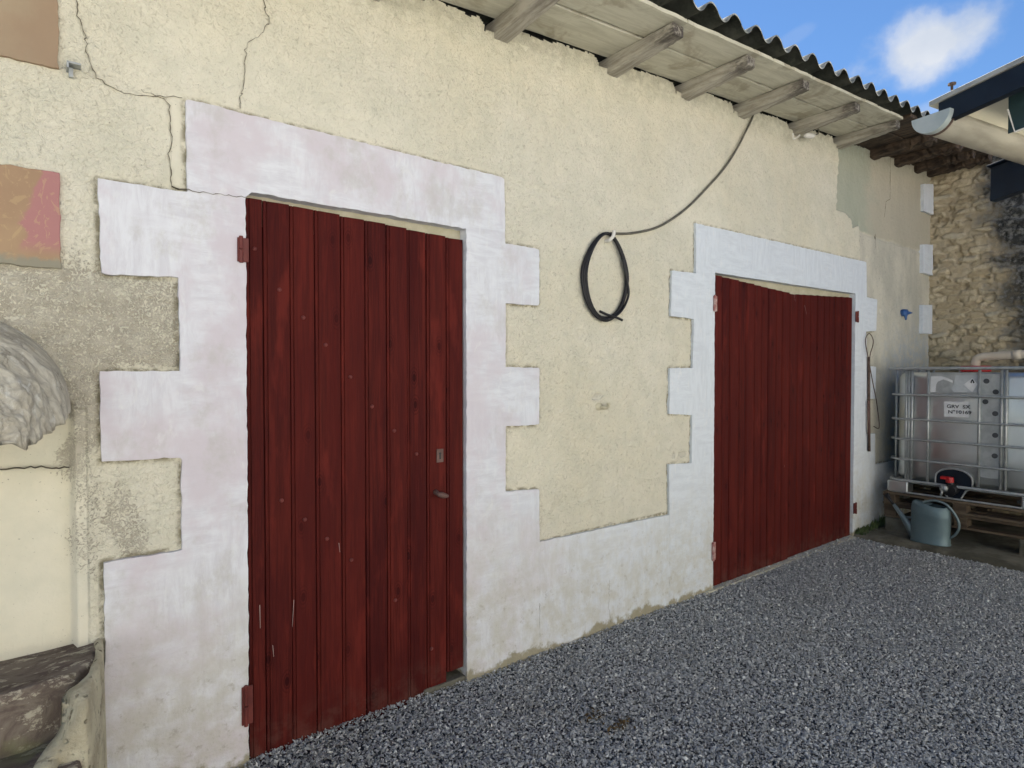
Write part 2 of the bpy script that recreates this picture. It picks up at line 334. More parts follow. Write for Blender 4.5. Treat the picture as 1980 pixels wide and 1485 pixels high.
def obj(name, bm, mat, parent=None, smooth=False, bevel=0, seg=2):
    me = bpy.data.meshes.new(name); bmesh.ops.recalc_face_normals(bm, faces=bm.faces)
    bm.to_mesh(me); bm.free()
    if smooth:
        for p in me.polygons: p.use_smooth = True
    me.materials.append(MT[mat]); o = bpy.data.objects.new(name, me); C.objects.link(o)
    if parent: o.parent = parent
    if bevel:
        m = o.modifiers.new('bevel', 'BEVEL'); m.width = bevel; m.segments = seg; m.limit_method = 'ANGLE'; m.angle_limit = R(35)
    return o
def empty(name, loc, label, cat, group=None, rz=0):
    o = bpy.data.objects.new(name, None); C.objects.link(o); o.location = loc; o.rotation_euler = (0, 0, rz); o.empty_display_size = .1
    return tag(o, label, cat, group)
def tag(o, label, cat, group=None):
    o['label'] = label; o['category'] = cat
    if group: o['group'] = group
    return o
def reparent(o, p):
    """keep world-space mesh coordinates under an empty that is not at the origin"""
    o.parent = p; o.matrix_parent_inverse = Matrix.Translation(p.location).inverted() if p.rotation_euler.z == 0 else p.matrix_basis.inverted()
    return o
def box(bm, x0, x1, y0, y1, z0, z1, M=None):
    vs = [bm.verts.new((x, y, z)) for x in (x0, x1) for y in (y0, y1) for z in (z0, z1)]
    for f in ((0, 1, 3, 2), (4, 6, 7, 5), (0, 4, 5, 1), (2, 3, 7, 6), (0, 2, 6, 4), (1, 5, 7, 3)): bm.faces.new([vs[i] for i in f])
    if M is not None: bmesh.ops.transform(bm, matrix=M, verts=vs)
    return vs
def tube(bm, pts, r, seg=8, closed=False, cap=True):
    pts = [Vector(p) for p in pts]; n_ = len(pts); rings = []; up = None
    for i, p in enumerate(pts):
        a = pts[(i - 1) % n_] if (i > 0 or closed) else p; b = pts[(i + 1) % n_] if (i < n_ - 1 or closed) else p
        t = (b - a).normalized()
        if up is None: up = Vector((0, 0, 1)) if abs(t.z) < .9 else Vector((1, 0, 0))
        s = t.cross(up)
        if s.length < 1e-4: s = t.orthogonal()
        s.normalize(); up = s.cross(t).normalized()
        rr = r[i] if isinstance(r, (list, tuple)) else r
        rings.append([bm.verts.new(p + (s * math.cos(2 * math.pi * k / seg) + up * math.sin(2 * math.pi * k / seg)) * rr) for k in range(seg)])
    for i in range(n_ if closed else n_ - 1):
        A_, B_ = rings[i], rings[(i + 1) % n_]
        for k in range(seg): bm.faces.new([A_[k], A_[(k + 1) % seg], B_[(k + 1) % seg], B_[k]])
    if cap and not closed:
        bm.faces.new(rings[0][::-1]); bm.faces.new(rings[-1])
def spline(pts, k=8):
    P = [Vector(p) for p in pts]; out = []
    for i in range(len(P) - 1):
        p0 = P[max(i - 1, 0)]; p1 = P[i]; p2 = P[i + 1]; p3 = P[min(i + 2, len(P) - 1)]
        for j in range(k):
            t = j / k
            out.append(.5 * ((2 * p1) + (p2 - p0) * t + (2 * p0 - 5 * p1 + 4 * p2 - p3) * t * t + (3 * p1 - p0 - 3 * p2 + p3) * t ** 3))
    out.append(P[-1]); return out
def vnoise(x, z, s, seed=0):
    """smooth value noise, numpy"""
    r = np.random.RandomState(seed).rand(257, 257)
    u = np.asarray(x) * s + 50.3; v = np.asarray(z) * s + 37.7
    i = np.floor(u).astype(int); j = np.floor(v).astype(int); f = u - i; g = v - j
    f = f * f * (3 - 2 * f); g = g * g * (3 - 2 * g); i %= 256; j %= 256
    return (r[i, j] * (1 - f) + r[i + 1, j] * f) * (1 - g) + (r[i, j + 1] * (1 - f) + r[i + 1, j + 1] * f) * g
def fbm(x, z, s, oct=4, seed=0, ro=.5):
    t = 0; a = 1; tot = 0
    for o_ in range(oct): t = t + a * vnoise(x, z, s * 2 ** o_, seed + o_); tot += a; a *= ro
    return t / tot
def sstep(v, a, b):
    t = np.clip((v - a) / (b - a), 0, 1); return t * t * (3 - 2 * t)
# ------------------------------------------------------------------ THE SETTING
def big_ground():
    bm = bmesh.new()
    xs = [-300, -40, -3, 6, 40, 300]; ys = [-300, -40, -6, 0, 40, 300]
    vs = [[bm.verts.new((x, y, -.012)) for y in ys] for x in xs]
    for i in range(5):
        for j in range(5): bm.faces.new([vs[i][j], vs[i + 1][j], vs[i + 1][j + 1], vs[i][j + 1]])
    o = obj('ground', bm, 'packed_gravel_ground'); o['kind'] = 'structure'
big_ground()
# gravel: every stone is a little faceted lump, one object
def gravel():
    pts = []
    def scatter(x0, x1, y0, y1, dens):
        k = int((x1 - x0) * (y1 - y0) * dens)
        return np.stack([RS.uniform(x0, x1, k), RS.uniform(y0, y1, k)], 1)
    P = np.concatenate([scatter(.3, 5.84, -2.35, .04, 17500), scatter(-1.2, .3, -2.35, .04, 4000), scatter(-1.2, 5.9, -3.6, -2.35, 4500)])
    edge = 5.835 + .05 * np.clip(-P[:, 1], 0, 9) + (fbm(P[:, 1], P[:, 1] * 0, 3, 3, 5) - .5) * .06
    P = P[P[:, 0] < edge]
    k = len(P); s = RS.gamma(7, .0056 / 7, k); s = np.clip(s, .0026, .0125)
    base = np.array([[1, 0, 0], [-1, 0, 0], [0, 1, 0], [0, -1, 0], [0, 0, 1], [0, 0, -1]], float)
    fc = np.array([[0, 2, 4], [2, 1, 4], [1, 3, 4], [3, 0, 4], [2, 0, 5], [1, 2, 5], [3, 1, 5], [0, 3, 5]])
    V = base[None] * RS.uniform(.55, 1.25, (k, 6, 1)) + RS.uniform(-.25, .25, (k, 6, 3))
    V *= (s[:, None] * np.array([1.15, .85, .7])[None])[:, None, :] if False else s[:, None, None] * np.array([1.2, .9, .55])
    q = RS.normal(size=(k, 4)); q[:, 1:3] *= .32; q /= np.linalg.norm(q, axis=1)[:, None]
    w_, x_, y_, z_ = q.T
    Rm = np.stack([1 - 2 * (y_ ** 2 + z_ ** 2), 2 * (x_ * y_ - z_ * w_), 2 * (x_ * z_ + y_ * w_), 2 * (x_ * y_ + z_ * w_), 1 - 2 * (x_ ** 2 + z_ ** 2), 2 * (y_ * z_ - x_ * w_),
                   2 * (x_ * z_ - y_ * w_), 2 * (y_ * z_ + x_ * w_), 1 - 2 * (x_ ** 2 + y_ ** 2)], 1).reshape(k, 3, 3)
    V = np.einsum('kij,knj->kni', Rm, V)
    z = (fbm(P[:, 0], P[:, 1], 2.2, 3, 3) - .5) * .022 + RS.uniform(-.008, .006, k)
    z += .012 * np.exp(-np.abs(P[:, 1]) / .06)
    V += np.stack([P[:, 0], P[:, 1], z], 1)[:, None]
    Fc = (fc[None] + 6 * np.arange(k)[:, None, None]).reshape(-1, 3)
    rnd = np.repeat(RS.rand(k) ** 1.05, 6)
    o = mesh_np('gravel', V.reshape(-1, 3), Fc, 'crushed_grey_stone', attrs={'rnd': rnd}); o['kind'] = 'stuff'
    o['label'] = 'loose blue grey crushed stone gravel covering the yard'; o['category'] = 'gravel'
gravel()
# concrete slab under the tank
def slab():
    ys = np.linspace(-6, 0, 300); xs = np.linspace(0, 1, 2)
    bm = bmesh.new(); rows = []
    for y_ in ys:
        e_ = 5.83 + .04 * (-y_ / 1.2) + float(fbm(y_, 0., 5, 4, 21) - .5) * .05
        r1 = float(fbm(y_, 3., 9, 3, 22) - .5) * .012
        zt = .040 + float(fbm(y_, 9., 2, 3, 24) - .5) * .012
        rows.append([bm.verts.new(p) for p in ((e_ - .02, y_, -.03), (e_, y_, zt - .022 + r1), (e_ + .022, y_, zt + r1 * .5), (e_ + .25, y_, zt + .002), (9.5, y_, zt))])
    for a_, b_ in zip(rows, rows[1:]):
        for i in range(4): bm.faces.new([a_[i], a_[i + 1], b_[i + 1], b_[i]])
    o = obj('concrete_pavement', bm, 'worn_concrete', smooth=True); o['kind'] = 'structure'
slab()
# ------------------------------------------------------------------ THE BARN
barn = empty('barn', (3.5, 0, 0), 'cream rendered barn with white stone surrounds, dark red doors and corrugated roof', 'barn')
def B(o): return reparent(o, barn)
zr = lambda X: 3.212 + (X - 2.646) * .0783        # underside of the rafters at the wall, rises to the right
Xc = 7.69
def inpoly(x, z, poly):
    r = np.zeros(x.shape, bool); j = len(poly) - 1
    for i in range(len(poly)):
        xi, zi = poly[i]; xj, zj = poly[j]
        c_ = ((zi > z) != (zj > z)) & (x < (xj - xi) * (z - zi) / (zj - zi + 1e-12) + xi); r ^= c_; j = i
    return r
def round_corners(poly, r, which=None):
    out = []; n_ = len(poly)
    for i in range(n_):
        p = Vector(poly[i]); a = Vector(poly[i - 1]); b = Vector(poly[(i + 1) % n_])
        if which is not None and i not in which: out.append(poly[i]); continue
        u = (a - p).normalized() * r; v = (b - p).normalized() * r
        for t in (0, .35, .65, 1): q_ = (p + u) * (1 - t) ** 2 + p * 2 * t * (1 - t) + (p + v) * t * t; out.append((q_.x, q_.y))
    return out
s1 = round_corners([(.144, -.03), (.175, .577), (.173, .863), (.406, .865), (.409, 1.196), (.171, 1.203), (.169, 1.503), (.407, 1.506), (.403, 1.837), (.177, 1.827), (.170, 2.139),
      (.434, 2.143), (.434, 2.472), (1.855, 2.470), (1.862, 2.146), (2.086, 2.143), (2.086, 1.850), (1.864, 1.845), (1.864, 1.526), (2.087, 1.525), (2.087, 1.227), (1.864, 1.228), (1.864, .898), (2.087, .885), (2.091, .604),
      (2.091, -.03), (1.627, -.03), (1.627, 2.184), (.652, 2.182), (.632, 2.16), (.628, -.03)], .014, {4, 9, 12, 13, 15, 16, 19, 20, 23})
s2 = round_corners([(3.182, -.03), (3.182, .593), (3.175, .913), (3.414, .901), (3.416, 1.219), (3.177, 1.236), (3.180, 1.526), (3.419, 1.531), (3.428, 1.852), (3.188, 1.856), (3.197, 2.148), (3.447, 2.154),
      (3.444, 2.484), (6.055, 2.517), (6.075, 2.195), (6.302, 2.192), (6.287, 1.893), (6.065, 1.878), (6.10, 1.558), (6.296, 1.554), (6.281, 1.249), (6.100, 1.254), (6.107, .920), (6.290, .919), (6.298, .622), (6.9, .61), (6.9, .04),
      (6.42, -.03), (5.826, -.03), (5.836, 2.209), (3.664, 2.180), (3.663, -.03)], .018, {13, 15, 16, 19, 20})
def wall():
    def edge_dist(X, Z, poly):
        d = np.full(X.shape, 9.)
        for i in range(len(poly)):
            (ax, az), (bx, bz) = poly[i - 1], poly[i]; L2 = (bx - ax) ** 2 + (bz - az) ** 2 + 1e-12
            m = (X > min(ax, bx) - .06) & (X < max(ax, bx) + .06) & (Z > min(az, bz) - .06) & (Z < max(az, bz) + .06)
            xx, zz = X[m], Z[m]; t = np.clip(((xx - ax) * (bx - ax) + (zz - az) * (bz - az)) / L2, 0, 1)
            d[m] = np.minimum(d[m], np.hypot(xx - ax - t * (bx - ax), zz - az - t * (bz - az)))
        return d
    st = .0095
    xs = np.arange(-2.2, Xc + .001, st); zs = np.arange(-.02, 3.86, st)
    X, Z = np.meshgrid(xs, zs, indexing='ij'); nx, nz = X.shape
    dx = (fbm(X, Z, 7, 4, 1) - .5) * .16; dz = (fbm(X, Z, 7, 4, 8) - .5) * .16
    grey = np.zeros_like(X)
    def blob(cx, cz, rx, rz, s=1.0, soft=.6):
        r_ = np.sqrt(((X + dx * .8 - cx) / rx) ** 2 + ((Z + dz * .8 - cz) / rz) ** 2)
        return s * sstep(-r_, -1 - soft, -1 + soft * .6)
    for a_ in ((.30, 1.70, .15, .16, .62), (.10, 1.66, .14, .20, .95), (-.10, 1.80, .20, .12, .9), (.13, 1.42, .05, .25, .72), (.30, 1.55, .14, .05, .8), (.24, 1.0, .05, .14, .55), (.14, 1.1, .04, .3, .45), (-.1, 1.70, .3, .1, 1.)):
        grey = np.maximum(grey, blob(*a_[:4], s=a_[4]))
    grey = np.where(Z > 1.835, grey * .6, grey); grey *= (X < .42)
    oldp = [W(*p) for p in [(1618, 250), (1620, 300), (1617, 405), (1634, 412), (1645, 425), (1652, 440), (1662, 436), (1665, 520)]] + [(6.05, -1), (9, -1), (9, 6), (5.4, 6)]
    old = inpoly(X + dx * .12, Z + dz * .12, oldp).astype(float)
    for cx, cz, rx, rz in ((5.80, 2.86, .035, .07), (3.33, .955, .04, .02), (3.24, .95, .022, .022), (2.63, .60, .035, .02), (2.53, 1.37, .05, .02)):
        old = np.maximum(old, (((X + dx * .3 - cx) / rx) ** 2 + ((Z + dz * .3 - cz) / rz) ** 2 < 1) * 1.)
    blue = sstep(X + dx * 2, 6.2, 6.9) * sstep(-(Z + dz * 3), -2.25, -1.5) * .9
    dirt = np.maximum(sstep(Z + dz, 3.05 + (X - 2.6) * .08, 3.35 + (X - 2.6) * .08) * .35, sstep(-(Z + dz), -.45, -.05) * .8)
    dirt = np.maximum(dirt, .45 * sstep(X, 5.9, 6.6) * sstep(-(Z + dz), -1.0, -.2))
    ed = np.minimum(edge_dist(X, Z, s1), edge_dist(X, Z, s2)); ed = ed + np.clip(dx, -.5, .5) * .04
    ed = np.where((X > 2.09) & (X < 3.18) & (Z < .64), np.minimum(ed, np.abs(Z - .599)), ed)
    dirt = np.maximum(dirt, sstep(-ed, -.017, -.006) * .95)
    niche = (X < .092) & (Z < 1.40) & (Z > .3)
    smooth = np.maximum(old * .55, ((X < .135) & (Z < 1.38)) * 1.0)
    smooth = np.maximum(smooth, .8 * sstep(X + dx * .4, .35, .40) * (X < .44) * sstep(Z, 2.12, 2.16) * sstep(-(Z + dz), -2.52, -2.44))
    smooth = np.maximum(smooth, .4 * sstep(vnoise(X, Z, 1.3, 77), .72, .85))
    for x0, x1, z0, z1 in ((.13, .42, .60, 2.16), (1.86, 2.12, .6, 2.16), (3.15, 3.43, .6, 2.17)):   # thin floated margin beside the stones
        m_ = (X > x0 - .02) & (X < x1 + .02) & (Z > z0) & (Z < z1)
    grey = np.minimum(grey, .70)
    # relief: roughcast lumps + slow undulation
    lump = fbm(X, Z, 38, 2, 30) - .5; lump2 = fbm(X * 1.0 + Z * .35, Z * 1.5, 24, 3, 35) - .5
    und = (fbm(X, Z, 1.6, 3, 40) - .5) * .016
    Y = und - (lump * .0085 + lump2 * .0085) * (1 - smooth * .85)
    Y += .0035 * np.clip(grey, 0, 1) + .007 * old - .002
    Y += np.where(niche, .045, 0) + .007 * sstep(-ed, -.022, -.007)
    # patch panels of newer coat (faint vertical & horizontal joints)
    for xj, z0, z1 in ((1.925, 2.5, 3.3), (2.28, 2.85, 3.3), (2.22, 2.4, 2.85)):
        Y += .005 * np.exp(-((X + dx * .15 - xj) / .009) ** 2) * ((Z > z0) & (Z < z1))
    for zj, x0, x1 in ((2.87, 1.95, 2.28), (2.46, 1.87, 2.4)):
        Y += .005 * np.exp(-((Z + dz * .2 - zj) / .009) ** 2) * ((X > x0) & (X < x1))
    Y += .010 * old * np.exp(-((Z - 2.78 + dz * .1 + (X - 6.4) * .0) / .012) ** 2)
    for cx, cz in ((6.42, 2.1), (6.95, 2.09), (6.93, 1.25), (5.93, 2.86), (6.12, 2.56)): Y += .02 * np.exp(-(((X - cx) / .02) ** 2 + ((Z - cz) / .03) ** 2))
    co = np.stack([X, Y, Z], -1).reshape(-1, 3)
    idx = np.arange(nx * nz).reshape(nx, nz)
    q = np.stack([idx[:-1, :-1], idx[1:, :-1], idx[1:, 1:], idx[:-1, 1:]], -1)
    xc = (X[:-1, :-1] + X[1:, 1:]) / 2; zc = (Z[:-1, :-1] + Z[1:, 1:]) / 2
    # pockets: top follows the boards; bitten away beside each rafter
    top = zr(xc) + .079 + (fbm(xc, xc * 0, 12, 3, 50) - .5) * .04
    for xr in RAFT:
        top = np.where((xc > xr - .05) & (xc < xr + .1), zr(xr) + .03, top)
        d_ = xr - .05 - xc
        top = np.where((d_ > 0) & (d_ < .09), np.minimum(top, zr(xr) + .0 + np.sqrt(np.clip(1 - (1 - d_ / .09) ** 2, 0, 1)) * .085), top)
    keep = (zc < top)
    keep &= ~((xc > .60) & (xc < 1.66) & (zc < 2.21)); keep &= ~((xc > 3.63) & (xc < 5.88) & (zc < 2.24))
    f = q[keep]
    return B(mesh_np('wall', co, f, 'cream_roughcast', attrs=dict(grey=grey.ravel(), old=old.ravel(), blue=blue.ravel(), dirt=dirt.ravel(), smooth=smooth.ravel()), smooth=True))
RAFT = [.40, 1.10, 1.800, 2.600, 3.290, 3.945, 4.710, 5.445]
OLDR = [6.142, 6.70, 7.20, 7.56]
RAFT_ALL = RAFT
wall()
def shell():
    bm = bmesh.new()
    box(bm, -2.2, Xc, 4.7, 4.9, 0, 2.9); box(bm, -2.25, -2.2, 0, 4.9, 0, 3.0); box(bm, Xc + .002, Xc + .03, .05, 4.9, 0, 3.3)
    box(bm, .3, 6.2, .16, .20, 0, 2.5)
    B(obj('back_wall', bm, 'interior_dark'))
shell()
# --- white surrounds
def densify(poly, step=.02, jit=.0030, corner=.012, seed=0):
    r = random.Random(seed); out = []
    n_ = len(poly)
    for i in range(n_):
        a = Vector(poly[i] + (0,)) if len(poly[i]) == 2 else Vector(poly[i]); b = Vector(poly[(i + 1) % n_] + (0,))
        d = b - a; L = d.length; k = max(1, int(L / step)); nrm = Vector((-d.y, d.x, 0)).normalized()
        ph = r.random() * 10
        for j in range(k):
            t = j / k
            if j == 0: out.append((a.x + (r.random() - .5) * jit, a.y + (r.random() - .5) * jit)); continue
            w_ = (math.sin(ph + t * L * 9.1) * .35 + math.sin(ph * 2 + t * L * 37) * .15 + (r.random() - .5) * 1.3) * jit
            p = a + d * t + nrm * w_; out.append((p.x, p.y))
    return out
def extrude_poly(name, poly, y0, y1, mat, parent=True, bevel=.004):
    bm = bmesh.new(); vs = [bm.verts.new((p[0], y0, p[1])) for p in poly]; f = bm.faces.new(vs)
    e_ = bmesh.ops.extrude_face_region(bm, geom=[f]); vv = [g for g in e_['geom'] if isinstance(g, bmesh.types.BMVert)]
    for v in vv: v.co.y = y1
    bmesh.ops.triangulate(bm, faces=[f_ for f_ in bm.faces if len(f_.verts) > 4])
    o = obj(name, bm, mat, bevel=bevel, seg=2)
    return B(o) if parent else o
extrude_poly('door_surround', densify(s1, seed=1), -.013, .11, 'white_limewash')
extrude_poly('door_surround', densify(s2, seed=2), -.011, .11, 'white_limewash')
extrude_poly('plinth_band', densify([(2.0925, -.03), (2.0925, .604), (3.1805, .593), (3.1805, -.03)], seed=3), -.0115, .03, 'white_limewash')
for i, q in enumerate(([(7.383, 3.48), (7.655, 3.53), (7.668, 3.50), (7.676, 3.206), (7.392, 3.199)], [(7.39, 2.85), (7.672, 2.881), (7.684, 2.552), (7.40, 2.553)], [(7.397, 2.213), (7.675, 2.232), (7.685, 1.917), (7.407, 1.912)])):
    extrude_poly('corner_quoin', densify(q, seed=5 + i), -.03, .03, 'white_limewash', bevel=.004)
# painted blocks of the window at the left edge
extrude_poly('brown_painted_block', densify([(-.6, 2.455), (.070, 2.468), (.072, 3.05), (-.6, 3.05)], seed=11, jit=.004), -.012, .03, 'brown_painted_stone')
extrude_poly('ochre_painted_block', densify([(-.6, 1.835), (.070, 1.833), (.069, 2.139), (-.6, 2.134)], seed=12, jit=.004), -.012, .03, 'ochre_painted_stone')
# --- cracks in the render
def crack(pts, w0=.003, seed=0, y=-.0065, name='crack', jit=.004):
    r = random.Random(seed); P = [W(*p) for p in pts]; L = []
    for a, b in zip(P, P[1:]):
        k = max(1, int(math.dist(a, b) / .012))
        for j in range(k): t = j / k; L.append((a[0] + (b[0] - a[0]) * t + r.uniform(-jit, jit), a[1] + (b[1] - a[1]) * t + r.uniform(-jit, jit)))
    L.append(P[-1]); bm = bmesh.new(); prev = None
    for i, p in enumerate(L):
        q_ = L[min(i + 1, len(L) - 1)]; a = L[max(i - 1, 0)]; d = Vector((q_[0] - a[0], q_[1] - a[1])); d.normalize() if d.length else None
        ww = w0 * r.uniform(.15, 1.25) * (.3 if i in (0, len(L) - 1) else 1); nn = Vector((-d.y, d.x)) * ww / 2
        und = float(fbm(np.array(p[0]), np.array(p[1]), 1.6, 3, 40) - .5) * .016
        c_ = [bm.verts.new((p[0] + s * nn.x, und + y, p[1] + s * nn.y)) for s in (-1, 1)] + [bm.verts.new((p[0] + s * nn.x, und + .01, p[1] + s * nn.y)) for s in (1, -1)]
        if prev:
            for m in range(3): bm.faces.new([prev[m], c_[m], c_[m + 1], prev[m + 1]])
        prev = c_
    B(obj(name, bm, 'crack_dark'))
crack([(148, 0), (150, 30), (165, 70), (168, 100), (182, 140), (185, 150), (215, 170), (240, 182), (280, 186), (318, 190), (326, 205), (328, 240), (331, 270), (326, 300), (330, 330), (332, 360)], .0030, 1)
crack([(270, 175), (300, 185), (325, 188), (352, 190)], .0018, 2)
crack([(510, 0), (518, 45), (500, 70), (474, 90), (472, 130), (468, 160), (464, 210)], .0018, 3, jit=.007)
crack([(332, 360), (345, 366), (400, 376), (440, 379), (478, 384)], .003, 4, y=-.0155)
crack([(1722, 300), (1722, 385), (1714, 390), (1711, 420)], .006, 5, y=.003)
crack([(1694, 452), (1695, 480)], .005, 6, y=.003)
crack([(0, 908), (60, 905), (135, 906)], .0011, 7, y=.042)
crack([(398, 1392), (420, 1405), (440, 1408), (476, 1404)], .005, 12, y=-.0145, jit=.004)
crack([(1041, 1165), (1038, 1200), (1040, 1250)], .0035, 13, y=-.013, jit=.005)
crack([(1176, 1120), (1174, 1175), (1178, 1205)], .0022, 14, y=-.013, jit=.005)
crack([(120, 1392), (250, 1395), (400, 1375), (440, 1362), (478, 1345)], .006, 10, y=-.0145, jit=.006)
# --- doors
def board_profile(w):
    g = .006
    return [(0, .010), (.0008, .002), (.0025, 0), (.0105, 0), (.0118, .0042), (.0142, .0042), (.0155, 0), (w - .0025, 0), (w - .0008, .002), (w, .010)]
def door_leaf(xs, zt, zb, y, seed, tilt=(0, 0)):
    """tongue and groove boards; xs boundaries; zt / zb top and bottom per board"""
    r = random.Random(seed); co = []; fa = []; rn = []
    for i in range(len(xs) - 1):
        a, b = xs[i] + .0010, xs[i + 1] - .0010; pr = board_profile(b - a); yy = y + r.uniform(-.0025, .0025); rv = r.random(); lean = r.uniform(-.0015, .0015)
        nz = 2; base = len(co); k = len(pr)
        for j, z in enumerate((zb[i], zt[i])):
            for (px_, py_) in pr:
                X_ = a + px_ + lean * j; tt = (X_ - xs[0]) / (xs[-1] - xs[0]); co.append((X_, yy + py_ + tilt[0] + (tilt[1] - tilt[0]) * tt, z + (r.uniform(-.001, .001) if 0 < px_ < b - a else 0))); rn.append(rv)
        for j in range(nz - 1):
            for m in range(k - 1): fa.append([base + m, base + m + 1, base + k + m + 1, base + k + m])
        b2 = len(co)
        for z in (zb[i], zt[i]):
            for X_ in (a, b): co.append((X_, yy + .028 + tilt[0], z)); rn.append(rv)
        fa.append([b2 + 2, b2 + 3, base + 2 * k - 1, base + k]); fa.append([b2, b2 + 1, base + k - 1, base])
    return co, fa, rn
xs1 = [W(p, 600)[0] for p in (473, 510, 562, 610, 660, 707, 748, 788, 826, 864)] + [1.620]
xs1[0] = .634
zt1 = [2.163, 2.162, 2.160, 2.158, 2.152, 2.150, 2.146, 2.140, 2.138, 2.132]; zb1 = [-.02] * 9 + [.075]
co, fa, rn = door_leaf(xs1, zt1, zb1, .006, 4)
door1 = B(mesh_np('door', co, fa, 'oxblood_painted_wood', attrs={'rnd': rn})); door1['label'] = 'single plank door with keyhole and latch'
xm = W(1527, 800)[0]; xl = 3.669; xr_ = 5.822
xs2 = list(np.linspace(xl, xm - .007, 11)); xs3 = [xm + .007] + list(np.linspace(xm + .13, xr_, 10))
for L_ in (xs2, xs3):
    for i in range(1, len(L_) - 1): L_[i] += random.uniform(-.008, .008)
co, fa, rn = door_leaf(xs2, [2.168 - .0045 * i + random.uniform(-.001, .001) for i in range(10)], [.018] * 10, .004, 8, (0, .0))
door2 = B(mesh_np('door', co, fa, 'oxblood_painted_wood', attrs={'rnd': rn})); door2['label'] = 'left leaf of the double plank door'
co, fa, rn = door_leaf(xs3, [2.122 + .0055 * i + random.uniform(-.001, .001) for i in range(10)], [.022] * 10, .011, 9)
door3 = B(mesh_np('door', co, fa, 'oxblood_painted_wood', attrs={'rnd': rn})); door3['label'] = 'right leaf of the double plank door'
def sub(o, p): o.parent = p; return o
def hinge(x0, x1, z0, z1, y, mat, parent, pinx):
    bm = bmesh.new(); box(bm, x0, x1, y - .007, y, z0, z1)
    tube(bm, [(pinx, y - .009, z0 - .004), (pinx, y - .009, (z0 + z1) / 2 - .001)], .008, 8); tube(bm, [(pinx, y - .009, (z0 + z1) / 2 + .002), (pinx, y - .009, z1 + .006)], .0075, 8)
    sub(obj('hinge', bm, mat, bevel=.0015), parent)
hinge(.600, .640, W(470, 508)[1], W(470, 462)[1], -.014, 'dark_red_iron', door1, .612)
hinge(.602, .642, W(470, 1398)[1], W(470, 1325)[1], -.014, 'dark_red_iron', door1, .616)
hinge(3.640, 3.678, W(1379, 602)[1], W(1379, 573)[1], -.013, 'chipped_red_iron', door2, 3.648)
hinge(3.640, 3.678, W(1375, 1082)[1], W(1375, 1048)[1], -.013, 'chipped_red_iron', door2, 3.648)
hinge(5.828, 5.876, W(1655, 623)[1], W(1655, 603)[1], -.013, 'dark_red_iron', door3, 5.866)
hinge(5.828, 5.876, W(1650, 992)[1], W(1650, 972)[1], -.013, 'dark_red_iron', door3, 5.866)
def nails(pts, parent, y=.003, r=.0085):
    first = None
    for p in pts:
        x_, z_ = W(*p)
        if first is None:
            bm = bmesh.new(); bmesh.ops.create_uvsphere(bm, u_segments=10, v_segments=6, radius=r, matrix=Matrix.Diagonal((1, .55, 1, 1)))
            first = obj('nail', bm, 'dark_red_iron', smooth=True); o = first
        else: o = first.copy(); C.objects.link(o)
        sub(o, parent); o.location = (x_ - .0, y, z_)
nails([(541, 560), (587, 614), (630, 667), (678, 729), (720, 786), (763, 833), (806, 878), (545, 968), (590, 1005), (633, 1042), (680, 1083), (765, 1161), (493, 481), (835, 1255)], door1)
def fittings():
    x_, z_ = W(851, 881); y = .0035
    bm = bmesh.new(); box(bm, x_ - .018, x_ + .018, y - .004, y, z_ - .031, z_ + .031)
    kp = sub(obj('keyhole_plate', bm, 'brown_iron', bevel=.001), door1)
    bm = bmesh.new(); tube(bm, [(x_, y - .0048, z_ + .010), (x_, y - .002, z_ + .010)], .006, 10); box(bm, x_ - .0038, x_ + .0038, y - .0052, y - .003, z_ - .016, z_ + .008)
    sub(obj('keyhole', bm, 'black_plastic'), door1)
    x_, z_ = W(848, 956)
    bm = bmesh.new(); tube(bm, [(x_ - .012, .01, z_ + .012), (x_ - .010, -.014, z_ + .006)], [.013, .010], 10)
    pts = [(x_ - .022, -.024, z_ + .006), (x_ - .008, -.028, z_ + .004), (x_ + .012, -.030, z_ - .002), (x_ + .034, -.028, z_ - .008)]
    tube(bm, spline(pts, 4), [.006 + .008 * math.sin(math.pi * i / 12) for i in range(13)], 10)
    sub(obj('handle', bm, 'brown_iron', smooth=True), door1)
fittings()
def scratches(pts, parent, y):
    for (a, b) in pts:
        bm = bmesh.new(); A_, B_ = W(*a), W(*b); v = [bm.verts.new(p) for p in ((A_[0], y, A_[1]), (A_[0] + .0018, y, A_[1]), (B_[0] + .001, y, B_[1]), (B_[0], y, B_[1]))]; bm.faces.new(v)
        sub(obj('paint_scratch', bm, 'scratch_pale'), parent)
scratches([((568, 1160), (565, 1212)), ((527, 1248), (529, 1270)), ((502, 1170), (503, 1215)), ((655, 1050), (657, 1068))], door1, .0005)
scratches([((1473, 550), (1476, 556)), ((1516, 900), (1516, 903))], door2, -.0015)
scratches([((1537, 565), (1539, 583)), ((1557, 590), (1561, 608))], door3, .0055)
# pale stop behind the head of each door, threshold strip under the double door
bm = bmesh.new(); box(bm, .628, 1.627, .040, .10, 2.08, 2.20); B(obj('door_frame', bm, 'cream_frame', bevel=.003))
bm = bmesh.new(); box(bm, 3.66, 5.84, .044, .10, 2.06, 2.215); B(obj('door_frame', bm, 'cream_frame', bevel=.003))
bm = bmesh.new(); box(bm, 3.55, 5.84, -.040, .09, -.03, .013); B(obj('threshold', bm, 'cream_frame', bevel=.006))
bm = bmesh.new(); box(bm, 1.40, 1.64, -.003, .09, -.03, .030); B(obj('threshold', bm, 'worn_concrete', bevel=.006))
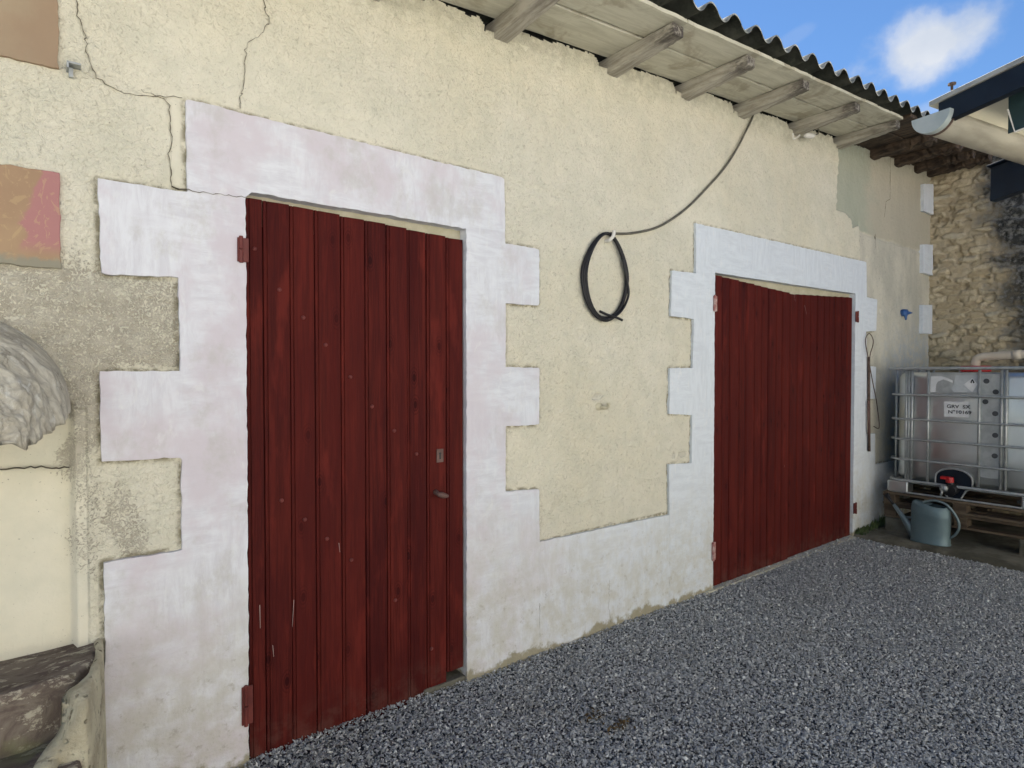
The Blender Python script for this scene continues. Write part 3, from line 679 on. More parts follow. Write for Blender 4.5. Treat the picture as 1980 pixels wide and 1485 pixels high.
# --- eaves: boards, rafters, corrugated sheets
def rafter(X, mat='grey_rafter_wood', seed=0, w_=.085, out=-.465, zoff=0, rough=1.0, h0=.09, h1=.052):
    r = random.Random(seed); bm = bmesh.new(); prev = None; zb = zr(X) + zoff
    k = 26
    for i in range(k + 1):
        t = i / k; Y_ = .10 + (out - .10) * t; tt = max(0, (-Y_) / .5); top = zb + h0 + .002; bot = zb + (h0 - h1 - .0) * tt * 1.0
        jit = lambda s: (r.random() - .5) * s * rough * (.4 + 1.6 * tt)
        sh = .10 * t * 0
        ring = [bm.verts.new(p) for p in ((X + jit(.006), Y_, bot + jit(.006)), (X + w_ * .5, Y_, bot - .002 + jit(.004)), (X + w_ + jit(.006), Y_, bot + jit(.008)), (X + w_ + jit(.003), Y_, top), (X + jit(.003), Y_, top))]
        if prev:
            for m in range(5): bm.faces.new([prev[m], prev[(m + 1) % 5], ring[(m + 1) % 5], ring[m]])
        else: bm.faces.new(ring)
        prev = ring
    bm.faces.new(prev[::-1]); return B(obj('rafter', bm, mat, bevel=.004))
for i, X in enumerate(RAFT): rafter(X, seed=i, rough=.25 if i < 3 else .55)
for i, X in enumerate(OLDR): rafter(X, 'dark_old_timber', seed=20 + i, w_=.10, out=-.50 - .04 * (i % 2), zoff=.01, rough=4.0, h0=.085, h1=.06)
def plank(x0, x1, y0, y1, th=.02, mat='pale_weathered_boards', name='eaves_board', seed=0, dz=0.):
    r = random.Random(seed); bm = bmesh.new(); k = 8; prev = None
    for i in range(k + 1):
        X = x0 + (x1 - x0) * i / k; z_ = zr(X) + .0925 + dz; j0, j1 = r.uniform(-.003, .003), r.uniform(-.004, .004)
        ring = [bm.verts.new(p) for p in ((X, y0 + j0, z_), (X, y1 + j1, z_), (X, y1 + j1, z_ + th), (X, y0 + j0, z_ + th))]
        if prev:
            for m in range(4): bm.faces.new([prev[m], prev[(m + 1) % 4], ring[(m + 1) % 4], ring[m]])
        else: bm.faces.new(ring)
        prev = ring
    bm.faces.new(prev[::-1]); return B(obj(name, bm, mat, bevel=.002))
ends = [-2.2, .45, 1.16, 1.87, 2.69, 3.38, 4.03, 4.80, 5.53]
for i in range(len(ends) - 1):
    a, b = ends[i] + .001, ends[i + 1] - .001
    plank(a, b, -.004, -.252, seed=i * 2, dz=.000); plank(a, b, -.264, -.490, seed=i * 2 + 1, dz=.003 + (i % 2) * .002)
oe = [5.532, 6.19, 6.75, 7.25, 7.72]
for i in range(4):
    plank(oe[i], oe[i + 1], .06, -.28, mat='dark_old_timber', seed=50 + i, th=.025, dz=.004 * i); plank(oe[i], oe[i + 1], -.29, -.54, mat='dark_old_timber', seed=60 + i, th=.03, dz=.008 - .004 * i)
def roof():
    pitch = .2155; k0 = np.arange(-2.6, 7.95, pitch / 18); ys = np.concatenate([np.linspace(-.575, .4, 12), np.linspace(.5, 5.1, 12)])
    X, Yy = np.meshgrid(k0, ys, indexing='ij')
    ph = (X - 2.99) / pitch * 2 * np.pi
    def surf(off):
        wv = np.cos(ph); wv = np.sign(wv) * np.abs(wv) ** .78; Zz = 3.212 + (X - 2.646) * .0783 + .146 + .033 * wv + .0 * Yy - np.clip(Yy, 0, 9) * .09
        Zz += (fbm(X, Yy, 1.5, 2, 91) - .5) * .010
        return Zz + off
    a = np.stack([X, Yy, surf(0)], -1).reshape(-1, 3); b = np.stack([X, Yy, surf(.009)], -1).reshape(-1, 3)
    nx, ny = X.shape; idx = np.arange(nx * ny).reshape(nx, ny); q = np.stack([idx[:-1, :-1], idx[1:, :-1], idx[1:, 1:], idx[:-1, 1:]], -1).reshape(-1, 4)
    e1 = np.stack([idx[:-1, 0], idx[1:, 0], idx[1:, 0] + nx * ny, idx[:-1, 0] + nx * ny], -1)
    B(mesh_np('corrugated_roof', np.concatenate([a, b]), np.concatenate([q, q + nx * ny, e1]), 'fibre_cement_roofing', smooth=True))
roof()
# near-black sheet standing in for the shade in the gap above the wall
bm = bmesh.new()
vs = [(-2.2, .09), (Xc, .09)]
v = [bm.verts.new((X, Y_, zr(X) + dz_)) for X in (-2.2, Xc) for Y_ in (.07, .20) for dz_ in (-.12, .16)]
for f in ((0, 1, 3, 2), (4, 6, 7, 5), (0, 4, 5, 1), (2, 3, 7, 6), (0, 2, 6, 4), (1, 5, 7, 3)): bm.faces.new([v[i] for i in f])
B(obj('gap_shade_sheet', bm, 'interior_dark'))
# ------------------------------------------------------------------ STONE WALL at the far end
def rubble():
    st = .011; ys = np.arange(-4.2, .02, st); zs = np.arange(-.02, 4.05, st)
    Y, Z = np.meshgrid(ys, zs, indexing='ij'); ny, nz = Y.shape
    rr = np.random.RandomState(5)
    # irregular courses of flat stones: jittered cells
    hz = .062; wy = .17
    dY = (fbm(Y, Z, 4, 3, 61) - .5) * .10; dZ = (fbm(Y, Z, 4, 3, 67) - .5) * .07
    u = (Y + dY) / wy; v_ = (Z + dZ) / hz
    best = np.full(Y.shape, 9.); sec = np.full(Y.shape, 9.); cid = np.zeros(Y.shape)
    ci = np.floor(u).astype(int); cj = np.floor(v_).astype(int); J = rr.rand(300, 300, 3)
    for di in (-1, 0, 1):
        for dj in (-1, 0, 1):
            a, b = ci + di, cj + dj; j = J[a % 300, b % 300]
            d = np.maximum(np.abs(u - (a + .15 + .7 * j[..., 0] + .5 * (b % 2))) * .95, np.abs(v_ - (b + .2 + .6 * j[..., 1]))) * .6 + .4 * np.hypot(u - (a + .15 + .7 * j[..., 0] + .5 * (b % 2)), v_ - (b + .2 + .6 * j[..., 1]))
            m = d < best; sec = np.where(m, best, np.minimum(sec, d)); best = np.where(m, d, best); cid = np.where(m, j[..., 2], cid)
    e = sec - best; stone = sstep(e, .03, .20); keepm = cid > .28
    stone = stone * np.where(keepm, 1, .25)
    rel = stone * (.008 + .024 * cid) + (fbm(Y, Z, 22, 4, 70) - .5) * .016 + (fbm(Y, Z, 2, 3, 73) - .5) * .05
    pits = sstep(fbm(Y, Z, 13, 3, 80), .66, .74) * .03
    X = 7.70 - rel + pits + np.clip(Y + .3, -9, 0) * .0
    top = 3.70 + (fbm(ys, ys * 0, 3, 4, 81) - .5) * .14 - np.clip(-(ys + .45), 0, 9) * .16
    Zc = np.minimum(Z, top[:, None])
    over = np.clip(Z - top[:, None], 0, 9); X = X + np.clip(over, 0, .6)
    co = np.stack([X, Y, Zc + np.where(over > 0, (fbm(Y, X * 3, 8, 3, 85) - .5) * .04, 0)], -1).reshape(-1, 3)
    idx = np.arange(ny * nz).reshape(ny, nz); q = np.stack([idx[:-1, :-1], idx[1:, :-1], idx[1:, 1:], idx[:-1, 1:]], -1).reshape(-1, 4)
    o = mesh_np('stone_wall', co, q, 'rubble_limestone', attrs={'rnd': cid.ravel(), 'joint': (1 - stone).ravel()}, smooth=True)
    tag(o, 'rough tan rubble stone wall with black lichen behind the metal tank', 'wall')
rubble()
# ------------------------------------------------------------------ WELL NICHE at the left: half dome hood + trough
def hood():
    cx, cz, rx, rzz, ry = -.215, 1.385, .305, .30, .40; na, nb = 150, 120
    I, J = np.meshgrid(np.arange(na + 1), np.arange(nb + 1), indexing='ij'); th = np.pi * I / na; ph = np.pi / 2 * J / nb
    x_, z_ = np.cos(th), np.sin(th); c_, s_ = np.cos(ph), np.sin(ph)
    # flaky layers that follow the arch and sag towards the lip
    rid = fbm(I / na * 3.4 + J / nb * 1.2, J / nb * 11 + I / na * 2, 1., 4, 5) - .5; fl = fbm(I / na * 16, J / nb * 30, 1., 4, 15, .6) - .5
    amp = np.clip((J / nb - .10) * 5, 0, 1); nn = rid * .050 * (.12 + amp) + fl * .026 * (.15 + amp)
    dx, dy, dz = x_ * c_, -s_ * .8, z_ * c_; L = np.sqrt(dx ** 2 + dy ** 2 + dz ** 2) + 1e-9
    lip = ((I == 0) | (I == na)) * (vnoise(J / nb * 12, J * 0., 1., 9) - .5) * .05
    X = cx + rx * x_ * np.clip(c_, 1e-6, 1) ** .8 + nn * dx / L; Y = np.minimum(-ry * s_ + nn * dy / L, .01); Z = cz + rzz * z_ * c_ + nn * dz / L - .085 * s_ + lip
    outer = np.stack([X, Y, Z], -1).reshape(-1, 3); k = len(outer)
    inner = np.stack([cx + (X - cx) * .84, Y * .86, cz - .085 * s_ + (Z - cz + .085 * s_) * .8 + .012], -1).reshape(-1, 3)
    idx = np.arange(k).reshape(na + 1, nb + 1); q = np.stack([idx[:-1, :-1], idx[1:, :-1], idx[1:, 1:], idx[:-1, 1:]], -1).reshape(-1, 4)
    e0 = np.stack([idx[0, :-1], idx[0, 1:], idx[0, 1:] + k, idx[0, :-1] + k], -1); e1 = np.stack([idx[na, 1:], idx[na, :-1], idx[na, :-1] + k, idx[na, 1:] + k], -1)
    return mesh_np('hood', np.concatenate([outer, inner]), np.concatenate([q, q[:, ::-1] + k, e0, e1]), 'lichened_cement', smooth=True)
well = empty('wall_well', (-.2, -.2, 0), 'wall well with grey lichened half dome hood over a dark mossy cement basin', 'well')
reparent(hood(), well)
def basin():
    cx = -.215
    def shelf(rx, ry, z0, z1, name, mat, notch=0., seed=0, xs=0.):
        bm = bmesh.new(); k = 64; tp = []; bt = []
        prof = []
        for i in range(k + 1):
            t = math.pi * i / k; e_ = 1 + (float(vnoise(t, seed, 5, 3)) - .5) * .06
            sx = math.copysign(abs(math.cos(t)) ** .45, math.cos(t)); sy = abs(math.sin(t)) ** .6
            prof.append((cx + xs + rx * sx * e_, .05 - (ry + .05) * sy * e_))
        rings = []
        for (ins, z_) in ((.0, z0), (.0, (z0 + z1) / 2), (0, z1 - .02), (.012, z1 - .004), (.03, z1), (.12, z1 - .004), (.4, z1 - .008)):
            rings.append([bm.verts.new((cx + (p[0] - cx) * (1 - ins), p[1] * (1 - ins) if p[1] < 0 else p[1], z_ + (float(vnoise(p[0] * 3, z_ * 9, 6, 4 + seed)) - .5) * .012)) for p in prof])
        for a, b in zip(rings, rings[1:]):
            for i in range(k): bm.faces.new([a[i], a[i + 1], b[i + 1], b[i]])
        bm.faces.new(rings[-1]); bmesh.ops.triangulate(bm, faces=[f for f in bm.faces if len(f.verts) > 4])
        return obj(name, bm, mat, smooth=True)
    reparent(shelf(.375, .24, .40, .598, 'upper_ledge', 'mossy_dark_cement', seed=1), well)
    reparent(shelf(.33, .62, -.02, .43, 'basin', 'mossy_dark_cement', seed=2), well)
    # cream cheek that runs down the right side
    bm = bmesh.new()
    g_ = lambda x, y, z: tuple(plane(x, y, 2, z))
    out_ = [(.168, .015, .602), (.155, -.14, .596), (.126, -.29, .588), (.102, -.385, .575), g_(147, 1388, .545), g_(125, 1430, .49), g_(108, 1472, .44), (.04, -.52, .40), (-.1, -.62, .38)]
    inn = [(.148, .015, .606), (.134, -.14, .602), (.104, -.26, .597), (.056, -.285, .580), (.047, -.268, .51), (.036, -.276, .47), g_(62, 1484, .44), (-.02, -.44, .43), (-.12, -.52, .42)]
    O_ = spline(out_, 6); I_ = spline(inn, 6); prev = None
    for i, (o_, i_) in enumerate(zip(O_, I_)):
        n1 = lambda k_: float(vnoise(i * .45, k_, 1., 6) - .5) * .010
        md = (o_ + i_) / 2
        ring = [bm.verts.new(q_) for q_ in ((i_.x, i_.y, i_.z - .09), (i_.x + n1(1), i_.y + n1(2), i_.z - .004), (md.x + n1(3), md.y, md.z + .006 + n1(4)), (o_.x + n1(5), o_.y + n1(6), o_.z), (o_.x + .004, o_.y - .002, o_.z - .03 + n1(7)), (o_.x + .012, min(o_.y - .006, -.012), -.03))]
        if prev:
            for m in range(5): bm.faces.new([prev[m], prev[m + 1], ring[m + 1], ring[m]])
        prev = ring
    bm.faces.new(prev)
    reparent(obj('basin_cheek', bm, 'cream_cement', smooth=True), well)
basin()
# ------------------------------------------------------------------ CABLE COIL on its hook
def cable():
    y = -.022
    root = empty('hanging_cable', (2.60, -.02, 2.30), 'black cable coiled in a long loop and hung on a wall hook between the doors', 'cable')
    cx, cz = W(1166, 540)
    bm = bmesh.new(); hw = abs(W(1210, 540)[0] - W(1121, 540)[0]) / 2; top = W(1166, 452)[1]; bot = W(1170, 620)[1]; hh = (top - bot) / 2; zc = (top + bot) / 2
    pts = []; turns = 5; k = 44
    r = random.Random(3); par = [(r.uniform(-.034, .012), r.uniform(-.016, .014), r.uniform(-.018, .010)) for _ in range(turns + 1)]
    for i in range(turns * k + 1):
        t = i / k; a = 2 * math.pi * t; j = int(t); f = t - j; p0 = par[min(j, turns)]; p1 = par[min(j + 1, turns)]
        dw, dx_, dz_ = [p0[m] * (1 - f) + p1[m] * f for m in range(3)]
        s, c_ = math.sin(a), math.cos(a)
        x_ = cx + dx_ * (1 - (c_ + 1) / 2) - (hw + dw * .8) * s * (1 - .30 * max(0, c_) ** 1.5); z_ = zc + (hh + dz_ * (1 - (c_ + 1) / 2)) * c_
        pts.append((x_ - .03 * (1 - abs(s)) * 0 + .012 * c_, y - .004 * math.sin(a * 1.7 + j), z_))
    tube(bm, pts, .0082, 7)
    q0 = Vector(pts[-1])
    reparent(obj('coil', bm, 'black_rubber', smooth=True), root)
    bm = bmesh.new(); e_ = [W(*p) for p in ((1195, 500), (1204, 545), (1206, 575), (1190, 605), (1165, 618), (1150, 612))]
    tube(bm, spline([(a, y - .012, b) for a, b in e_], 6), .0075, 7)
    e_ = [W(*p) for p in ((1150, 603), (1168, 611), (1182, 615), (1193, 620))]
    tube(bm, spline([(a, y - .018, b) for a, b in e_], 6), .0075, 7)
    reparent(obj('loose_end', bm, 'black_rubber', smooth=True), root)
    pl = [W(*p) for p in ((1176, 452), (1215, 452), (1260, 443), (1295, 425), (1330, 398), (1365, 362), (1395, 328), (1420, 290), (1438, 255), (1451, 228))]
    bm = bmesh.new(); tube(bm, spline([(a, -.016, b) for a, b in pl] + [(pl[-1][0] + .03, -.02, pl[-1][1] + .12)], 6), .0075, 7)
    reparent(obj('run_to_eaves', bm, 'grey_cable', smooth=True), root)
    hx, hz = W(1173, 455)
    h = bmesh.new(); tube(h, spline([(hx - .012, .01, hz - .035), (hx - .012, -.03, hz - .035), (hx + .004, -.046, hz - .012), (hx + .012, -.046, hz + .020)], 5), .011, 8)
    o = tag(obj('wall_hook', h, 'white_plastic', smooth=True), 'cream painted wall hook carrying the black cable coil', 'hook')
cable()
# hooks and small fixtures
x_, z_ = W(1160, 786)
h = bmesh.new(); tube(h, spline([(x_, .01, z_), (x_, -.03, z_ - .006), (x_ + .02, -.045, z_ + .002), (x_ + .022, -.045, z_ + .022)], 5), .011, 8)
h2 = bmesh.ops.create_uvsphere(h, u_segments=12, v_segments=8, radius=.028, matrix=Matrix.Translation((x_ - .01, -.002, z_)) @ Matrix.Diagonal((1.3, .3, .8, 1)))
tag(obj('broken_hook', h, 'cream_cement', smooth=True), 'broken stub of a hook in a plaster lump low on the cream wall', 'hook')
x_, z_ = W(141, 136)
h = bmesh.new(); box(h, x_ - .018, x_ + .02, -.045, .005, z_ + .004, z_ + .010); box(h, x_ - .018, x_ - .012, -.045, .005, z_ - .012, z_ + .008); box(h, x_ - .012, x_ + .0, -.02, .005, z_ - .03, z_ + .0)
tag(obj('metal_bracket', h, 'galvanised_tube', bevel=.001), 'small bent metal bracket beside the crack near the brown painted block', 'bracket')
x_, z_ = W(1746, 606)
h = bmesh.new(); tube(h, [(x_ - .02, .01, z_ + .005), (x_ - .02, -.045, z_ + .002)], .035, 12); tube(h, [(x_ - .02, -.04, z_), (x_ + .055, -.06, z_ + .004)], [.02, .008], 10); tube(h, [(x_ - .02, -.03, z_), (x_ - .022, -.035, z_ - .07)], [.02, .008], 8)
tag(obj('wall_tap', h, 'blue_paint', smooth=True), 'small blue capped pipe end on the bare grey mortar', 'tap')
def fitting():
    Q = lambda x, y, Y=-.075: Vector(plane(x, y, 1, Y))
    rt_ = empty('ceramic_lamp_holder', Q(1560, 262), 'small white lamp holder with a curled wire under the eaves', 'lamp holder')
    bm = bmesh.new(); tube(bm, spline([Q(*p) for p in ((1533, 258), (1534, 268), (1540, 266), (1546, 261))], 6), .007, 8); reparent(obj('insulator', bm, 'white_plastic', smooth=True), rt_)
    bm = bmesh.new(); tube(bm, [Q(1556, 262), Q(1560, 262), Q(1570, 263), Q(1574, 262)], [.012, .020, .022, .014], 10); reparent(obj('socket', bm, 'white_plastic', smooth=True), rt_)
    bm = bmesh.new(); tube(bm, spline([Q(*p) for p in ((1573, 262), (1582, 258), (1583, 251), (1576, 247), (1566, 248))], 6), .0055, 8); reparent(obj('wire', bm, 'grey_cable', smooth=True), rt_)
fitting()
def rod():
    rt_ = empty('hanging_steel_rod', (6.1, -.03, .77), 'thin rusty steel rod with a wire loop hung beside the double door', 'rod')
    bm = bmesh.new(); p0, p1 = W(1674, 690), W(1674, 872); tube(bm, [(p0[0], -.026, p0[1]), ((p0[0] + p1[0]) / 2 + .004, -.026, (p0[1] + p1[1]) / 2), (p1[0], -.03, p1[1])], .0125, 8); reparent(obj('rod', bm, 'rusty_steel', smooth=True), rt_)
    a = [W(*p) for p in ((1674, 700), (1668, 672), (1667, 655), (1674, 645), (1681, 655), (1681, 668), (1676, 685), (1675, 705), (1681, 740), (1688, 775), (1693, 815), (1692, 828), (1683, 824))]
    bm = bmesh.new(); tube(bm, spline([(p[0], -.030, p[1]) for p in a], 6), .0045, 6); reparent(obj('wire_loop', bm, 'rusty_steel', smooth=True), rt_)
    a = [W(*p) for p in ((1671, 775), (1672, 840))]
    bm = bmesh.new(); tube(bm, [(p[0], -.035, p[1]) for p in a], .010, 8); reparent(obj('sleeve', bm, 'brown_iron', smooth=True), rt_)
rod()
# ------------------------------------------------------------------ METAL BULK TANK
XF = 6.20; Y0, Y1 = -.165, -1.285; ZB, ZT = .522, 1.535; XBK = 7.42
def tank():
    root = empty('bulk_liquid_tank', (XF + .6, (Y0 + Y1) / 2, .30), 'silver caged bulk liquid tank with white number label and red valve, on pallets', 'tank')
    P = lambda o: reparent(o, root)
    def rrect(x0, x1, y0, y1, r, z, k=8):
        out = []
        for cx, cy, a0 in ((x1 - r, y1 - r, 0), (x0 + r, y1 - r, 90), (x0 + r, y0 + r, 180), (x1 - r, y0 + r, 270)):
            for j in range(k + 1): a = R(a0 + 90 * j / k); out.append(Vector((cx + r * math.cos(a), cy + r * math.sin(a), z)))
        return out
    ins = .030; bm = bmesh.new(); rings = []
    for dz, dd in ((0, .05), (.02, .015), (.05, 0), (.3, .0), (.6, .0), (ZT - ZB - .09, 0), (ZT - ZB - .05, .015), (ZT - ZB - .035, .05)):
        rings.append([bm.verts.new(v) for v in rrect(XF + ins + dd, XBK - ins - dd, Y1 + ins + dd, Y0 - ins - dd, .13, ZB + dz)])
    for a, b in zip(rings, rings[1:]):
        for i in range(len(a)): bm.faces.new([a[i], a[(i + 1) % len(a)], b[(i + 1) % len(a)], b[i]])
    bm.faces.new(rings[-1]); bm.faces.new(rings[0][::-1])
    o = P(obj('tank_body', bm, 'galvanised_sheet', smooth=True))
    m = o.modifiers.new('bevel', 'BEVEL'); m.width = .01; m.limit_method = 'ANGLE'; m.angle_limit = R(50)
    # raised sheet panel with punched holes on the right half of the front
    xf = XF + ins
    def fp(px, py, X=XF): p = plane(px, py, 0, X); return p.y, p.z
    bm = bmesh.new(); y0_, _ = fp(1893, 730); y1_, _ = fp(1934, 730); box(bm, xf - .010, xf + .002, y1_, y0_, .62, 1.49); P(obj('perforated_panel', bm, 'galvanised_tube', bevel=.004))
    holes = [(1906, 737), (1924, 758), (1904, 777), (1923, 800), (1923, 842), (1922, 882)]
    for p in holes:
        yy, zz = fp(*p); bm = bmesh.new(); tube(bm, [(xf - .0125, yy, zz), (xf - .003, yy, zz)], .021, 16); P(obj('hole', bm, 'rusty_steel' if 0 else 'galvanised_tube_dark'))
    bm = bmesh.new(); ya, _ = fp(1797, 760); yb, _ = fp(1890, 760); box(bm, xf - .006, xf + .002, yb, ya, 1.315, 1.50); P(obj('marking_plate', bm, 'galvanised_tube', bevel=.004))
    # torn label pieces + flame diamond
    def flat(name, pts, X, mat, th=.0015):
        bm = bmesh.new(); v = [bm.verts.new((X, *p)) for p in pts]; f = bm.faces.new(v); e_ = bmesh.ops.extrude_face_region(bm, geom=[f])
        for g in e_['geom']:
            if isinstance(g, bmesh.types.BMVert): g.co.x -= th
        bmesh.ops.triangulate(bm, faces=[f_ for f_ in bm.faces if len(f_.verts) > 4]); return P(obj(name, bm, mat))
    zx = lambda a, b: fp(1640 + a / 5.8235, 640 + b / 5.8235)
    flat('torn_label', [zx(*p) for p in ((920, 510), (1040, 510), (1110, 530), (1170, 560), (1165, 585), (1110, 560), (1060, 545), (1000, 570), (980, 600), (972, 690), (915, 690))], xf - .007, 'label_paper')
    flat('hazard_label', [zx(*p) for p in ((1180, 600), (1200, 500), (1460, 500), (1458, 690), (1180, 690), (1150, 650))], xf - .007, 'faded_label')
    flat('hazard_diamond', [zx(*p) for p in ((1288, 605), (1388, 530), (1450, 600), (1388, 690))], xf - .0095, 'label_paper')
    flat('flame_mark', [zx(*p) for p in ((1370, 585), (1374, 565), (1390, 540), (1408, 562), (1416, 585), (1400, 590), (1396, 570), (1390, 562), (1384, 575), (1386, 590))], xf - .012, 'ink')
    la = flat('number_label', [zx(*p) for p in ((1070, 795), (1345, 798), (1343, 976), (1068, 968))], xf - .003, 'label_paper')
    for txt, (a, b), sz in (('GRV  SX', (1098, 866), .050), ('N°10169', (1112, 928), .050)):
        cu = bpy.data.curves.new('lettering', 'FONT'); cu.body = txt; cu.size = sz; cu.extrude = .0006; cu.offset = .0008
        to = bpy.data.objects.new('lettering', cu); C.objects.link(to); yy, zz = zx(a, b)
        bpy.context.view_layer.update(); me = bpy.data.meshes.new_from_object(to.evaluated_get(bpy.context.evaluated_depsgraph_get()))
        bpy.data.objects.remove(to); me.materials.clear(); me.materials.append(MT['ink'])
        o = bpy.data.objects.new('lettering', me); C.objects.link(o)
        o.matrix_world = Matrix.Translation((xf - .0062, yy, zz)) @ Matrix(((0, 0, -1, 0), (-1, 0, 0, 0), (0, 1, 0, 0), (0, 0, 0, 1))) @ Matrix.Diagonal((.92, .82, 1, 1))
        mw = o.matrix_world.copy(); o.parent = la; o.matrix_parent_inverse = Matrix.Translation(root.location).inverted() @ Matrix.Identity(4); o.matrix_parent_inverse = Matrix.Identity(4)
        o.matrix_basis = mw
    # cage
    bars = bmesh.new(); rr_ = .010
    for z_ in (1.298, 1.078, .897, .713):
        tube(bars, rrect(XF - rr_, XBK + rr_, Y1 - rr_, Y0 + rr_, .13, z_), rr_, 8, closed=True)
    P(obj('cage_rail', bars, 'galvanised_tube', smooth=True))
    bm = bmesh.new(); tube(bm, rrect(XF - rr_, XBK + rr_, Y1 - rr_, Y0 + rr_, .05, ZT), .014, 8, closed=True); P(obj('top_rail', bm, 'galvanised_tube', smooth=True))
    bm = bmesh.new(); tube(bm, [v for v in rrect(XF - rr_, XBK + rr_, Y1 - rr_, Y0 + rr_, .13, ZB)], .013, 8, closed=True); P(obj('bottom_rail', bm, 'galvanised_tube', smooth=True))
    fy = [-.321, -.471, -.841, -.990, -1.02]
    def post(x0, y0, z0=ZB, z1=ZT):
        bm = bmesh.new(); tube(bm, [(x0, y0, z0), (x0, y0, z1)], .011, 8); P(obj('cage_post', bm, 'galvanised_tube', smooth=True))
    for y_ in fy: post(XF + .006, y_)
    for y_ in (-.30, -.345, -1.20): post(XF + .005 + (.03 if y_ < -1.1 else 0), y_)
    for k in range(6): post(XF + .15 + k * .19, Y0 - .004); post(XF + .15 + k * .19, Y1 + .004)
    for k in range(5): post(XBK - .006, Y0 - .2 - k * .18)
    # valve: recess plate + black body + red cap
    yv, zv = fp(1842, 935); yr, zr_ = fp(1838, 922)
    bm = bmesh.new(); arc = []
    for k in range(13): a = math.pi * k / 12; arc.append((yv - .0 + .135 * math.cos(a), .585 + .085 * math.sin(a)))
    pts = arc[::-1] + [(yv - .135, .50), (yv - .05, .385), (yv + .03, .385), (yv + .09, .49), (yv + .135, .52)][::-1]; pts = arc + [(yv - .135, .52), (yv - .09, .49), (yv - .045, .40), (yv - .01, .375), (yv + .03, .39), (yv + .08, .49), (yv + .135, .53)]
    v = [bm.verts.new((xf - .004, *p)) for p in pts]; f = bm.faces.new(v); e_ = bmesh.ops.extrude_face_region(bm, geom=[f])
    for g in e_['geom']:
        if isinstance(g, bmesh.types.BMVert): g.co.x += .03
    bmesh.ops.triangulate(bm, faces=[f_ for f_ in bm.faces if len(f_.verts) > 4]); P(obj('valve_recess', bm, 'navy_steel'))
    bm = bmesh.new(); tube(bm, [(xf - .010, *p) for p in pts], .008, 8, closed=True); P(obj('valve_frame', bm, 'galvanised_tube', smooth=True))
    bm = bmesh.new(); tube(bm, [(xf + .01, yv, .505), (xf - .09, yv + .01, .49)], .052, 16); tube(bm, [(xf - .05, yv, .50), (xf - .05, yv + .01, .56)], .026, 12); P(obj('valve_body', bm, 'black_plastic', bevel=.004))
    bm = bmesh.new(); tube(bm, [(xf - .06, yr - .005, .555), (xf - .06, yr - .0, .600)], .030, 14); box(bm, xf - .085, xf - .045, yr - .01, yr + .06, .580, .604); P(obj('valve_handle', bm, 'red_plastic', bevel=.004))
    bm = bmesh.new(); tube(bm, [(xf - .10, yv + .035, .51), (xf - .125, yv + .045, .505)], .030, 14); tube(bm, [(xf - .11, yv + .05, .50), (xf - .115, yv + .06, .44)], .009, 8); P(obj('outlet_nozzle', bm, 'galvanised_tube', smooth=True))
    # lid
    bm = bmesh.new(); ly, lz = -.655, ZT - .03
    tube(bm, [(6.80, ly, lz), (6.80, ly, lz + .055)], .115, 24); P(obj('lid', bm, 'red_plastic', bevel=.006))
    # steel feet + base frame
    for (a, b) in ((XF - .01, Y0 + .01), (XF - .01, Y1 + .16), (XBK - .13, Y0 + .01), (XBK - .13, Y1 + .16), (XF - .01, (Y0 + Y1) / 2 - .0)):
        if abs(b - (Y0 + Y1) / 2) < .01: continue
        bm = bmesh.new(); box(bm, a, a + .14, b - .17, b, .410, ZB - .012); P(obj('foot', bm, 'galvanised_sheet', bevel=.012))
    bm = bmesh.new(); yy, zz = fp(1971, 973); tube(bm, [(XF - .012, yy, .462), (XF + .01, yy, .462)], .014, 12); P(obj('foot_hole', bm, 'black_plastic'))
    bm = bmesh.new(); tube(bm, [v for v in rrect(XF, XBK, Y1, Y0, .04, .414)], .009, 8, closed=True); box(bm, XF + .05, XBK - .05, Y1 + .05, Y0 - .05, .495, .51); P(obj('base_frame', bm, 'galvanised_tube'))
tank()
# pallets
def pallet(z0, z1, label, dx=0., seed=0):
    r = random.Random(seed)
    root = empty('wooden_pallet', (XF + .6 + dx, -.72, z0), label, 'pallet', 'wooden pallets stacked under the tank')
    x0, x1, y0, y1 = XF - .02 + dx, XBK + .05 + dx, Y1 - .03, Y0 + .04; h = z1 - z0
    def bb(name, *a, bv=.003): bm = bmesh.new(); box(bm, *a); reparent(obj(name, bm, 'pallet_wood', bevel=bv), root)
    bx = [x0, x0 + .30, x0 + .62, x0 + .93, x1 - .10]
    for i, X in enumerate(bx): bb('deck_board', X, X + .10, y0 + r.uniform(-.01, .01), y1, z1 - .022, z1 - .001)
    for i, Y_ in enumerate((y0, (y0 + y1) / 2 - .05, y1 - .10)):
        bb('stringer_board', x0, x1, Y_, Y_ + .10, z1 - .042, z1 - .023)
        for X in (x0, (x0 + x1) / 2 - .05, x1 - .12): bb('block', X + .004, X + .12, Y_ + .002, Y_ + .098, z0 + .021, z1 - .043)
    for X in (x0, (x0 + x1) / 2, x1 - .10): bb('bottom_board', X, X + .10, y0, y1, z0, z0 + .020)
pallet(.288, .404, 'upper weathered wooden pallet directly under the silver tank', 0, 1)
pallet(.166, .284, 'lower weathered wooden pallet behind the watering can, raised on concrete blocks', .02, 2)
